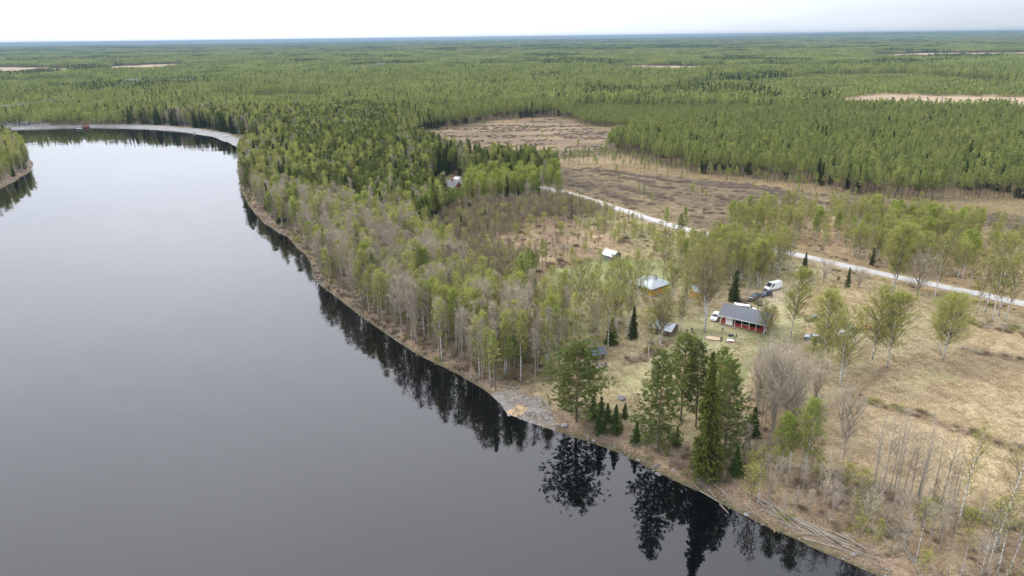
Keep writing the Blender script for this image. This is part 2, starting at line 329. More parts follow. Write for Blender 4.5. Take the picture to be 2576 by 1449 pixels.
inP = {k_: inpoly(gx + (vnoise(gx, gy, 5) - .5) * 4 * (rg < 500), gy + (vnoise(gx + 99, gy, 5) - .5) * 4 * (rg < 500), p) for k_, p in POLY.items()}
paint(inP['homestead'], (.22, .195, .10), (.36, .305, .185), n2 * 1.5 - .2)
paint(inP['across_road'], (.30, .20, .11), (.44, .32, .17), n2 * 1.6 - .3)
paint(inP['thicket'] | inP['brown_clear'], (.22, .145, .10), (.44, .33, .19), n2 * 2.4 - .75)
paint(inP['north_lawn'], (.14, .19, .06), (.28, .29, .125), n2 * 1.8 - .4)
paint(inP['clearcut_far'], (.11, .072, .034), (.235, .16, .080), fnoise(gx * .4, gy * 1.6, 16) * 2.6 - .8)
paint(inP['clearcut_near'], (.10, .075, .040), (.24, .18, .092), n2 * 2 - .5)
paint(inP['sparse_pine'], (.17, .12, .055), (.30, .22, .11), n2 * 1.5 - .3)
for k_ in FIELDS: paint(inP[k_], (.285, .215, .122), (.41, .325, .19), n2 * 1.6 - .3)
gp = smooth(.56, .72, fnoise(gx + 77, gy, 22)); paint(inP['field_up'], (.30, .30, .12), (.38, .33, .15), n3, soft=inP['field_up'] * gp * .75)
paint(inP['bank_brush'] | inP['alder_grove'], (.19, .13, .085), (.33, .25, .14), n3 * 1.8 - .4)
paint(inP['grove_yard'] | inP['grove_mid'] | inP['strip_road'] | inP['grove_behind'], (.19, .19, .08), (.33, .31, .15), fnoise(gx, gy, 8) * 2 - .5)
yard = inpoly(gx, gy, Pn([(1500, 920), (1640, 870), (1740, 800), (1800, 790), (1960, 735), (2030, 700), (2060, 712), (2010, 760), (2030, 850), (1960, 870), (1900, 900), (1860, 1000), (1700, 960), (1620, 1010), (1500, 990)]))
paint(yard, (.20, .205, .085), (.35, .315, .17), fnoise(gx, gy, 9) * 2 - .5)
for k_ in ('bog_a', 'bog_b', 'bog_c', 'bog_d', 'bog_e', 'bog_f'): paint(inP[k_], (.30, .21, .14), (.42, .31, .20), n1 * 2 - .5)
paint(inP['olive_bog'], (.24, .19, .08), (.34, .25, .13), n1 * 2 - .5)
for i, dl in enumerate(DITCH):
    dd = dline(gx, gy, dl); m = np.exp(-(dd / (1.5 if i != 1 else 1.1)) ** 2) * (rg < 400); paint(None, (.15, .095, .06), (.22, .15, .09), n3, soft=m)
    if i != 1: gz -= .5 * np.exp(-(dd / 1.0) ** 2) * (rg < 400)
m = np.exp(-(dline(gx, gy, DRIVE) / 2.6) ** 4); paint(None, (.34, .27, .19), (.44, .36, .26), n3, soft=m * .85)
m = np.exp(-(dline(gx, gy, ROAD) / 6.0) ** 4) * (rg < 900); paint(None, (.27, .20, .11), (.40, .31, .17), n3, soft=m * .8)
bank = (1 - smooth(3.5, 9, sdg + 5 * (n3 - .5))) * (rg < 620); paint(None, (.17, .115, .08), (.32, .23, .16), n3 * 1.8 - .4, soft=bank * .9)
wet = (1 - smooth(.2, 1.6, sdg + (n3 - .5))) * (sdg > -9) * (rg < 620); paint(None, (.07, .055, .03), (.12, .11, .05), n3, soft=wet)
inb = (dline(gx, gy, be) < 11 + 6 * (n2 - .5)) & (gy > 480) & (sdg > -2)
inb |= inpoly(gx, gy, Pn([(-300, 303), (20, 298), (75, 300), (120, 310), (150, 326), (60, 330), (-300, 330)])); paint(inb, (.23, .23, .24), (.34, .34, .355), n3)
spit = inpoly(gx, gy, Pn([(1215, 978), (1270, 970), (1369, 1000), (1385, 1022), (1400, 1060), (1350, 1075), (1262, 1035), (1240, 1000)])); paint(spit, (.17, .15, .135), (.25, .23, .215), n3 * 2 - .5)
sand = inpoly(gx, gy, Pn([(1275, 1014), (1310, 1011), (1335, 1020), (1300, 1028), (1275, 1025)])); paint(sand, (.44, .31, .18), (.44, .31, .18), n3)
ns, na = RR.shape; ii = (np.arange(ns - 1)[:, None] * na + np.arange(na - 1)[None]).ravel()
g = G(); g.add(np.stack([gx, gy, gz], 1), np.stack([ii, ii + 1, ii + na + 1, ii + na], 1))
t = NT(mat('ground_soil')); o = t.obj(); vc = t.n('ShaderNodeAttribute', attribute_name='soil').outputs['Color']
na_ = t.noise(.55, 6, .65, o); nb = t.noise(2.6, 5, .7, o); st = t.noise(1.0, 4, .6, t.n('ShaderNodeMapping', i={0: o, 2: (0, 0, .6), 3: (.5, 3.2, 1)}).outputs[0])
f1 = t.ramp(na_, (.30, (.66, .63, .60)), (.5, (1, 1, 1)), (.70, (1.0, 1.0, 1.0))); f2 = t.ramp(nb, (.32, (.55, .52, .50)), (.6, (1.22, 1.2, 1.15))); f3 = t.ramp(st, (.38, (.84, .81, .78)), (.6, (1.08, 1.08, 1.06)))
cc = t.mix(1., vc, f1, 'MULTIPLY'); cc = t.mix(1., cc, f2, 'MULTIPLY'); cc = t.mix(.8, cc, f3, 'MULTIPLY')
M['ground'] = t.pbr(cc, .95, Normal=t.bump(t.math('ADD', nb, st), .6, .12))
me = g.mesh('ground', [M['ground']], True)
at = me.attributes.new('soil', 'FLOAT_COLOR', 'POINT'); at.data.foreach_set('color', np.concatenate([col * .82, np.ones((len(col), 1))], 1).astype(np.float32).ravel())
tag(obj('ground', me), kind='structure')

t = NT(mat('river_water')); o = t.obj()
w1 = t.noise(.9, 3, .5, t.n('ShaderNodeMapping', i={0: o, 2: (0, 0, .5), 3: (1, .55, 1)}).outputs[0]); w2 = t.noise(.055, 3, .6, o); w3 = t.noise(.022, 6, .7, t.n('ShaderNodeMapping', i={0: o, 2: (0, 0, .55), 3: (1.2, .5, 1)}).outputs[0])
rip = t.ramp(w3, (.54, (.09, .09, .09)), (.64, (1, 1, 1)))
b1 = t.n('ShaderNodeBump', i={'Height': w1, 'Strength': t.math('MULTIPLY', rip, WAVE := .35), 'Distance': .16}).outputs[0]
b2 = t.n('ShaderNodeBump', i={'Height': w2, 'Strength': .22, 'Distance': .5, 'Normal': b1}).outputs[0]
M['water'] = t.pbr((.0012, .0014, .0016, 1), .025, Normal=b2, IOR=1.405)
g = G(); wa = np.linspace(radians(-80), radians(80), 60); V = [(-200, -60, 0)] + []
xs = np.linspace(-1400, 300, 60); ys = np.linspace(-60, 760, 40); X_, Y_ = np.meshgrid(xs, ys, indexing='ij'); ii = (np.arange(59)[:, None] * 40 + np.arange(39)[None]).ravel()
g.add(np.stack([X_.ravel(), Y_.ravel(), np.zeros(X_.size)], 1), np.stack([ii, ii + 40, ii + 41, ii + 1], 1))
tag(obj('river_water', g.mesh('river_water', [M['water']], True)), kind='structure')

def strip(name, line, wid, m, dz, seg=3.):
    p = subdiv(line, seg, 0); d = np.gradient(p, axis=0); d /= np.linalg.norm(d, axis=1, keepdims=True); nrm = np.stack([-d[:, 1], d[:, 0]], 1)
    K = 7; V = []
    for k_ in range(K):
        q = p + nrm * (k_ / (K - 1) - .5) * (wid + .5 * (vnoise(p[:, 0], p[:, 1], 4) - .5))[:, None]
        V.append(np.column_stack([q, hz(q[:, 0], q[:, 1]) + dz - .10 * abs(k_ / (K - 1) - .5) * 2]))
    V = np.stack(V, 1); n = len(p); ii = (np.arange(n - 1)[:, None] * K + np.arange(K - 1)[None]).ravel()
    g = G(); g.add(V.reshape(-1, 3), np.stack([ii, ii + 1, ii + K + 1, ii + K], 1), 0, np.tile([.15, .0, .85, .45, .85, .15][:K - 1] if K == 7 else [.5] * (K - 1), n - 1)); return tag(obj(name, g.mesh(name, [m], True)), kind='structure')
t = NT(mat('gravel_road')); o = t.obj(); a_ = t.noise(.4, 5, .6, o); b_ = t.noise(7, 4, .7, o)
rt_ = t.ramp(t.n('ShaderNodeAttribute', attribute_name='tint').outputs['Fac'], (0., (.86, .84, .81)), (1., (1.04, 1.04, 1.04)))
M['road'] = t.pbr(t.mix(1., t.mix(1., rt_, t.ramp(a_, (.3, (.30, .28, .265)), (.7, (.42, .40, .385))), 'MULTIPLY'), t.ramp(b_, (.35, (.82, .82, .82)), (.65, (1.08, 1.08, 1.08))), 'MULTIPLY'), .95, Normal=t.bump(b_, .4, .04))
strip('gravel_road', ROAD, 5.2, M['road'], .22)

# ------------------------------------------------------------------ trees: each builder returns (trunk, crown) as gathered meshes
def curve_pts(p0, d, L_, n, droop, r):
    """n points from p0 along d, bending by droop (negative: down)"""
    s_ = np.linspace(0, 1, n)[:, None]; return p0 + d * L_ * s_ + np.array([0, 0, 1.]) * droop * L_ * s_ ** 2
def trunk_line(h, lean, r, wob=.12):
    n = 9; z_ = np.linspace(0, h, n); ph = r.random(2) * 6; return np.stack([np.sin(z_ / h * 3 + ph[0]) * wob - sin(ph[0]) * wob + lean * z_ * .5, np.sin(z_ / h * 2.4 + ph[1]) * wob - sin(ph[1]) * wob + lean * z_ * .3, z_], 1)
def at_h(tl, z_): return np.array([np.interp(z_, tl[:, 2], tl[:, 0]), np.interp(z_, tl[:, 2], tl[:, 1]), z_])
def pine(seed, h=13, cb=.5, R=1.5, nb=46, leaf=.34, nl=12, shape=.8, dead=4, rt=.13, wild=0., lift=0.):
    r = np.random.default_rng(seed); T = G(); K = G(); tl = trunk_line(h, r.normal(0, .01), r, .1 + wild * .25)
    T.tube(tl, rt * (1 - np.linspace(0, .93, 9) ** 1.2) + .012, 7 if h > 18 else 5)
    cen = []; tin = []; ax = []
    for k_ in range(nb):
        u = (k_ + r.random()) / nb; z_ = h * (cb + (1 - cb) * u ** .95 * .985); az = k_ * 2.399 + r.normal(0, .3)
        prof = (1 - u) ** shape * (.55 + .45 * min(1, u * 4 + .25)) + .10
        Lb = R * prof * r.uniform(.7, 1.2) * (1 + wild * r.uniform(-.6, .6)); el = radians(-2 + 42 * u + r.normal(0, 8)) + lift
        d = np.array([cos(az) * cos(el), sin(az) * cos(el), sin(el)]); b = at_h(tl, z_); pts = curve_pts(b, d, Lb, 4, .12, r)
        K.tube(pts, np.linspace(.018 + .012 * Lb, .008, 4), 3, 1, tint=r.random())
        m = max(2, int(Lb / leaf * .9)); s_ = r.uniform(.35, 1.05, m)[:, None]; side = np.cross(d, (0, 0, 1)); side /= np.linalg.norm(side)
        q = b + d * Lb * s_ + np.array([0, 0, .12]) * Lb * s_ ** 2 + side * r.normal(0, .22 * Lb, (m, 1)) * s_; q[:, 2] += r.normal(0, .08 * Lb, m)
        tt = np.clip(r.random(m) * .5 + r.random() * .5, 0, 1)
        cen.append(np.repeat(q, nl, 0) + r.normal(0, leaf * .48, (m * nl, 3)) * (1, 1, .62)); tin.append(np.repeat(tt, nl)); a = np.repeat(q - b, nl, 0); ax.append(a / (np.linalg.norm(a, axis=1, keepdims=True) + .01) + (0, 0, .35))
    K.quads(np.vstack(cen), leaf * .38, leaf * 1.15, 0, np.clip(np.concatenate(tin) + r.normal(0, .1, sum(map(len, tin))), 0, 1), axis=np.vstack(ax) * .5, r=r)
    for k_ in range(dead):
        z_ = h * r.uniform(min(.2, cb), max(.3, cb + .05)); az = r.random() * 6.3; b = at_h(tl, z_); e = b + np.array([cos(az), sin(az), r.uniform(-.3, .2)]) * R * r.uniform(.25, .7)
        K.ribbons([b], [e], .05, 1, .8, r)
    return T, K
def spruce(seed, h=13, R=1.9, cb=.06, nb=110, leaf=.36, nl=5, rt=.14, droop=-.30):
    r = np.random.default_rng(seed); T = G(); K = G(); tl = trunk_line(h, 0, r, .03); T.tube(tl, rt * (1 - np.linspace(0, .95, 9)) + .01, 6)
    cen = []; tin = []; ax = []
    for k_ in range(nb):
        u = ((k_ + r.random()) / nb) ** 1.05; z_ = h * (cb + (1 - cb) * u * .99); az = k_ * 2.399 + r.normal(0, .2); Lb = R * ((1 - u) ** .85 * min(1, u * 6 + .6) + .04) * r.uniform(.72, 1.18)
        el = radians(-12 + 40 * u ** 2); d = np.array([cos(az) * cos(el), sin(az) * cos(el), sin(el)]); b = at_h(tl, z_); pts = curve_pts(b, d, Lb, 4, droop * .6, r); K.tube(pts, np.linspace(.02, .006, 4), 3, 1)
        m = max(2, int(Lb / leaf * 1.9)); s_ = r.uniform(.12, 1.02, m)[:, None]; side = np.cross(d, (0, 0, 1)); side /= np.linalg.norm(side)
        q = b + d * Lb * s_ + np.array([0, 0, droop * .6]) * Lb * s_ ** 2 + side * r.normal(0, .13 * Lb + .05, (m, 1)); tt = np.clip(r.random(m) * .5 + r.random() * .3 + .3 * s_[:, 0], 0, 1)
        cen.append(np.repeat(q, nl, 0) + r.normal(0, leaf * .3, (m * nl, 3))); tin.append(np.repeat(tt, nl)); ax.append(np.repeat(np.broadcast_to(d * .7 + (0, 0, -.5), q.shape), nl, 0))
    K.quads(np.vstack(cen), leaf * .5, leaf * 1.2, 0, np.concatenate(tin), axis=np.vstack(ax), r=r)
    return T, K
def broad(seed, h=13, cb=.3, R=1.6, nb=40, leaf=.2, nleaf=1500, ntw=5, up=58, fork=0, rt=.13, n2=3, twl=.9, tww=.035, shape='egg', droop=.0, leafup=1., top=.12):
    """birch, alder: ascending limbs, fine twigs, small leaves (nleaf = 0: bare)"""
    r = np.random.default_rng(seed); T = G(); K = G(); tl = trunk_line(h, r.normal(0, .015), r, .15); T.tube(tl, rt * (1 - np.linspace(0, .93, 9)) + .008, 6)
    stems = [tl]
    for k_ in range(fork):
        z0 = h * r.uniform(.05, .4); a = r.random() * 6.3; b = at_h(tl, z0); hh = h * r.uniform(.72, .95) - z0; sp_ = r.uniform(.08, .2)
        p = np.array([b + (cos(a) * sp_ * hh * s_ ** .8, sin(a) * sp_ * hh * s_ ** .8, hh * s_) for s_ in np.linspace(0, 1, 7)]); T.tube(p, np.linspace(rt * .62, .012, 7), 5); stems.append(p)
    tips0 = []; tips1 = []; pos = []; tin = []
    for k_ in range(nb):
        stm = stems[k_ % len(stems)]; u = (k_ + r.random()) / nb; zb_, zt_ = max(stm[0, 2], h * cb), stm[-1, 2]; z_ = zb_ + (zt_ - zb_) * u * .98
        if shape == 'egg': prof = sin(pi * min(1, (u * .86 + .16)) ** .9) ** .8
        elif shape == 'cone': prof = (1 - u) ** .8 + .08
        else: prof = .5 + .5 * sin(pi * u)
        Lb = R * (prof + top) * r.uniform(.65, 1.2); az = k_ * 2.399 + r.normal(0, .4); el = radians(up + r.normal(0, 8)); d = np.array([cos(az) * cos(el), sin(az) * cos(el), sin(el)]); Lf = Lb / max(.35, cos(el))
        Lf = min(Lf, max(.6, h * 1.02 - z_) / max(.3, sin(el))); b = at_h(stm, z_); pts = curve_pts(b, d, Lf, 5, droop, r); K.tube(pts, np.linspace(.010 + .014 * Lf, .007, 5), 3, 1, tint=r.random())
        for j in range(n2):
            s_ = r.uniform(.25, .98); q = b + d * Lf * s_ + np.array([0, 0, droop]) * Lf * s_ ** 2; a2 = r.normal(size=3) * .6 + d + (0, 0, .2); a2 /= np.linalg.norm(a2); l2 = Lf * .34 * r.uniform(.6, 1.2)
            e = q + a2 * l2; K.ribbons([q], [e], .03, 1, r.random(), r); ts = r.random(ntw)[:, None]; w0 = q + (e - q) * ts; a3 = r.normal(size=(ntw, 3)) * .55 + a2 + (0, 0, .15 - droop * -1.2); a3 /= np.linalg.norm(a3, axis=1, keepdims=True)
            w1_ = w0 + a3 * twl * r.uniform(.5, 1.2, (ntw, 1)); tips0.append(w0); tips1.append(w1_)
    t0 = np.vstack(tips0); t1 = np.vstack(tips1); K.ribbons(t0, t1, tww, 1, r.random(len(t0)), r)
    if nleaf:
        k_ = r.integers(0, len(t0), nleaf); s_ = r.uniform(.15, 1.1, (nleaf, 1)); q = t0[k_] + (t1[k_] - t0[k_]) * s_ + r.normal(0, .10 + leaf * .5, (nleaf, 3)); cl_ = r.random(len(t0))[k_] * .6 + r.random(nleaf) * .4
        K.quads(q, leaf * .8, leaf, 0, cl_, r=r)
    return T, K
def sapling(seed, h=4, n=60):
    r = np.random.default_rng(seed); T = G(); T.tube([(0, 0, 0), (r.normal(0, .1), r.normal(0, .1), h)], [.03, .006], 3); K = G(); z_ = h * r.uniform(.2, .98, n); a = r.random(n) * 6.3; l_ = (h - z_) * .28 + .2
    p0 = np.stack([z_ * 0, z_ * 0, z_], 1); K.ribbons(p0, p0 + np.stack([np.cos(a) * l_ * .5, np.sin(a) * l_ * .5, l_], 1), .03, 1, r.random(n), r); return T, K

KIND = {}
def reg(key, fn, variants, mats, smooth_=False):
    """mats = (trunk, leaf, twig); stores meshes for things (trunk, crown) and for masses (joined)"""
    L_ = []
    for i, kw in enumerate(variants):
        T, K = fn(i * 17 + 5, **kw); hh = kw.get('h', 13)
        J = G(); J.merge(T, sh=0)
        for V, Fc, mi, ti in zip(K.v, K.f, K.mi, K.ti): J.v.append(V); J.f.append(Fc + T.n); J.mi.append(mi + 1); J.ti.append(ti)
        J.n = T.n + K.n
        L_.append(dict(h=hh, trunk=T.mesh(key + '_trunk', [mats[0]], True), crown=K.mesh(key + '_crown', [mats[1], mats[2]]), joined=J.mesh(key + '_whole', list(mats)), T=T, K=K, J=J))
    KIND[key] = L_
PB = M['pinebark']; BB = M['birchbark']
reg('pine', pine, [dict(h=13, cb=c, R=q, nb=b, nl=12, leaf=.36) for c, q, b in ((.54, 1.5, 42), (.47, 1.65, 46), (.60, 1.3, 34), (.42, 1.8, 50), (.52, 1.45, 40), (.64, 1.2, 30))], (PB, M['pine'], PB))
reg('bigpine', pine, [dict(h=23, cb=.30, R=4.9, nb=122, nl=17, leaf=.34, rt=.26, wild=.5, dead=8, shape=.5), dict(h=22, cb=.07, R=4.6, nb=140, nl=17, leaf=.34, rt=.22, wild=.4, shape=.55),
    dict(h=22, cb=.20, R=4.2, nb=118, nl=17, leaf=.34, rt=.2, wild=.4, shape=.6), dict(h=18, cb=.14, R=6.2, nb=110, nl=19, leaf=.36, rt=.34, wild=.7, dead=34, shape=.4, lift=.1)], (PB, M['pine2'], PB))
reg('midpine', pine, [dict(h=16, cb=c, R=q, nb=72, nl=14, leaf=.38, rt=.17, wild=.4, shape=.6) for c, q in ((.35, 2.1), (.45, 2.3), (.28, 2.0), (.5, 2.4))], (PB, M['pine2'], PB))
SB = M['sprucebark']
reg('spruce', spruce, [dict(h=13, R=q, nb=b) for q, b in ((2.1, 150), (1.8, 130), (2.5, 170))], (SB, M['spruce'], SB))
reg('columnspruce', spruce, [dict(h=23, R=2.9, nb=240, leaf=.36, nl=8, rt=.24, droop=-.75)], (SB, leafmat('old_spruce_needles', (.05, .07, .014), (.15, .165, .035), .25), SB))
reg('smallspruce', spruce, [dict(h=7, R=1.6, nb=90, leaf=.26, nl=5, rt=.08, cb=.02), dict(h=7, R=1.9, nb=100, leaf=.28, nl=5, rt=.08, cb=.02)], (SB, leafmat('young_spruce_needles', (.035, .065, .012), (.10, .15, .03), .25), SB))
TW = M['twig']
reg('birch', broad, [dict(h=13, cb=c, R=q, nb=b, nleaf=nl_, n2=3, ntw=5, up=56, leaf=.19) for c, q, b, nl_ in ((.26, 1.05, 42, 1200), (.22, 1.2, 46, 1500), (.36, .95, 36, 900), (.28, 1.25, 46, 1000), (.18, 1.1, 46, 1300), (.42, .95, 34, 650))], (BB, M['birchl'], TW))
reg('greenbirch', broad, [dict(h=13, cb=c, R=q, nb=44, nleaf=nl_, n2=3, ntw=5, up=56, leaf=.2) for c, q, nl_ in ((.30, 1.35, 2500), (.36, 1.2, 2200), (.26, 1.5, 2800))], (BB, M['birchg'], TW))
reg('budbirch', broad, [dict(h=15, cb=c, R=q, nb=48, nleaf=nl_, n2=4, ntw=6, up=52, leaf=.15, twl=.8) for c, q, nl_ in ((.26, 2.0, 2200), (.32, 1.7, 1900), (.22, 2.2, 2500), (.30, 1.8, 1500))], (BB, M['birchl'], TW))
reg('bigbirch', broad, [dict(h=17, cb=.20, R=3.9, nb=95, nleaf=10500, n2=6, ntw=7, up=42, leaf=.17, rt=.2, fork=2, droop=-.06, twl=1.1, tww=.028), dict(h=17, cb=.22, R=3.1, nb=80, nleaf=8000, n2=6, ntw=7, up=46, leaf=.17, rt=.17, fork=1, droop=-.08, twl=1.1, tww=.028),
    dict(h=18, cb=.25, R=2.8, nb=80, nleaf=6500, n2=6, ntw=7, up=50, leaf=.16, rt=.17, fork=3, twl=1.0, tww=.028)], (BB, M['birchl'], TW))
reg('orangebirch', broad, [dict(h=18, cb=.28, R=3.5, nb=95, nleaf=9000, n2=6, ntw=8, up=52, leaf=.16, rt=.24, fork=4, twl=1.0, tww=.03)], (BB, M['budl'], TW))
AB = M['alderbark']; AL = M['alder']
reg('alder', broad, [dict(h=13, cb=c, R=q, nb=b, nleaf=0, n2=5, ntw=6, up=u_, twl=.8, tww=.032, fork=fk) for c, q, b, u_, fk in ((.35, 1.1, 40, 64, 0), (.3, 1.3, 46, 62, 1), (.42, .95, 34, 68, 0), (.3, 1.55, 50, 60, 2))], (AB, AL, AL))
reg('thickalder', broad, [dict(h=7, cb=.15, R=.9, nb=30, nleaf=0, n2=3, ntw=5, up=62, twl=.7, tww=.04, fork=f, rt=.045) for f in (0, 1, 2)] + [dict(h=7, cb=.15, R=.9, nb=28, nleaf=160, n2=3, ntw=5, up=62, twl=.7, tww=.04, rt=.045)], (AB, M['birchl'], M['thick']))
reg('widealder', broad, [dict(h=15, cb=.25, R=2.9, nb=80, nleaf=0, n2=5, ntw=6, up=58, twl=1.0, tww=.028, fork=4, rt=.15, top=.3), dict(h=15, cb=.3, R=2.3, nb=64, nleaf=0, n2=5, ntw=6, up=60, twl=.9, tww=.028, fork=2, rt=.13, top=.3)], (AB, AL, AL))
reg('rowalder', broad, [dict(h=14, cb=.22, R=1.5, nb=44, nleaf=0, n2=3, ntw=3, up=48, twl=.7, tww=.022, rt=.12), dict(h=14, cb=.3, R=1.3, nb=36, nleaf=0, n2=3, ntw=3, up=50, twl=.7, tww=.022, rt=.10), dict(h=14, cb=.2, R=1.8, nb=50, nleaf=60, n2=3, ntw=3, up=44, twl=.7, tww=.022, rt=.12)], (AB, AL, AL))
reg('whitebirch', broad, [dict(h=11, cb=.5, R=1.1, nb=22, nleaf=260, n2=3, ntw=3, up=55, twl=.6, tww=.022, leaf=.14, rt=.075), dict(h=15, cb=.22, R=2.3, nb=56, nleaf=900, n2=4, ntw=4, up=38, twl=.8, tww=.022, leaf=.14, rt=.15), dict(h=15, cb=.3, R=1.3, nb=44, nleaf=900, n2=3, ntw=4, up=52, twl=.6, tww=.022, leaf=.14, rt=.11)], (BB, M['birchl'], TW))
reg('bushtree', broad, [dict(h=5, cb=.12, R=2.1, nb=44, nleaf=260, n2=5, ntw=6, up=44, twl=.6, tww=.022, fork=3, rt=.12, leaf=.12, shape='x')], (AB, M['budl'], AL))
reg('sapling', sapling, [dict(h=4, n=60), dict(h=4, n=80), dict(h=4, n=50)], (AB, AL, M['brush']))
reg('leafsap', broad, [dict(h=5, cb=.15, R=.8, nb=22, nleaf=420, n2=2, ntw=4, up=58, leaf=.17, twl=.5, rt=.035), dict(h=5, cb=.1, R=1.0, nb=26, nleaf=600, n2=2, ntw=4, up=52, leaf=.17, twl=.5, rt=.035)], (M['smallbirch'], M['birchl'], TW))
# ------------------------------------------------------------------ scattering masses
def scatter(name, meshes, xyz, idx, rz, sc, label, cat=None, kind='stuff', tilt=None):
    xyz = np.asarray(xyz, float); n = len(xyz)
    if n == 0: return
    cl = bpy.data.collections.new(name + '_sources')
    for i, m in enumerate(meshes): cl.objects.link(bpy.data.objects.new('%s_source_%02d' % (name, i), m))
    me = bpy.data.meshes.new(name); me.vertices.add(n); me.vertices.foreach_set('co', xyz.astype(np.float32).ravel())
    a = me.attributes.new('pick', 'INT', 'POINT'); a.data.foreach_set('value', np.asarray(idx, np.int32))
    rot = np.zeros((n, 3)); rot[:, 2] = rz
    if tilt is not None: rot[:, :2] = tilt
    a = me.attributes.new('turn', 'FLOAT_VECTOR', 'POINT'); a.data.foreach_set('vector', rot.astype(np.float32).ravel())
    s3 = np.asarray(sc, float); s3 = np.repeat(s3[:, None], 3, 1) if s3.ndim == 1 else s3
    a = me.attributes.new('size', 'FLOAT_VECTOR', 'POINT'); a.data.foreach_set('vector', s3.astype(np.float32).ravel())
    ng = bpy.data.node_groups.new(name, 'GeometryNodeTree'); ng.interface.new_socket('Geometry', in_out='INPUT', socket_type='NodeSocketGeometry'); ng.interface.new_socket('Geometry', in_out='OUTPUT', socket_type='NodeSocketGeometry')
    A = ng.nodes.new; gi = A('NodeGroupInput'); go = A('NodeGroupOutput'); ip = A('GeometryNodeInstanceOnPoints'); ci = A('GeometryNodeCollectionInfo'); ci.inputs['Collection'].default_value = cl; ci.inputs['Separate Children'].default_value = True; ci.inputs['Reset Children'].default_value = True
    def at(nm, ty): x = A('GeometryNodeInputNamedAttribute'); x.data_type = ty; x.inputs['Name'].default_value = nm; return [o for o in x.outputs if o.enabled and o.name == 'Attribute'][0]
    K = ng.links.new; K(gi.outputs[0], ip.inputs['Points']); K(ci.outputs[0], ip.inputs['Instance']); ip.inputs['Pick Instance'].default_value = True
    K(at('pick', 'INT'), ip.inputs['Instance Index']); er = A('FunctionNodeEulerToRotation'); K(at('turn', 'FLOAT_VECTOR'), er.inputs[0]); K(er.outputs[0], ip.inputs['Rotation']); K(at('size', 'FLOAT_VECTOR'), ip.inputs['Scale']); K(ip.outputs[0], go.inputs[0])
    o = bpy.data.objects.new(name, me); C.objects.link(o); md = o.modifiers.new('scatter', 'NODES'); md.node_group = ng
    tag(o, label, cat, kind=kind); return o

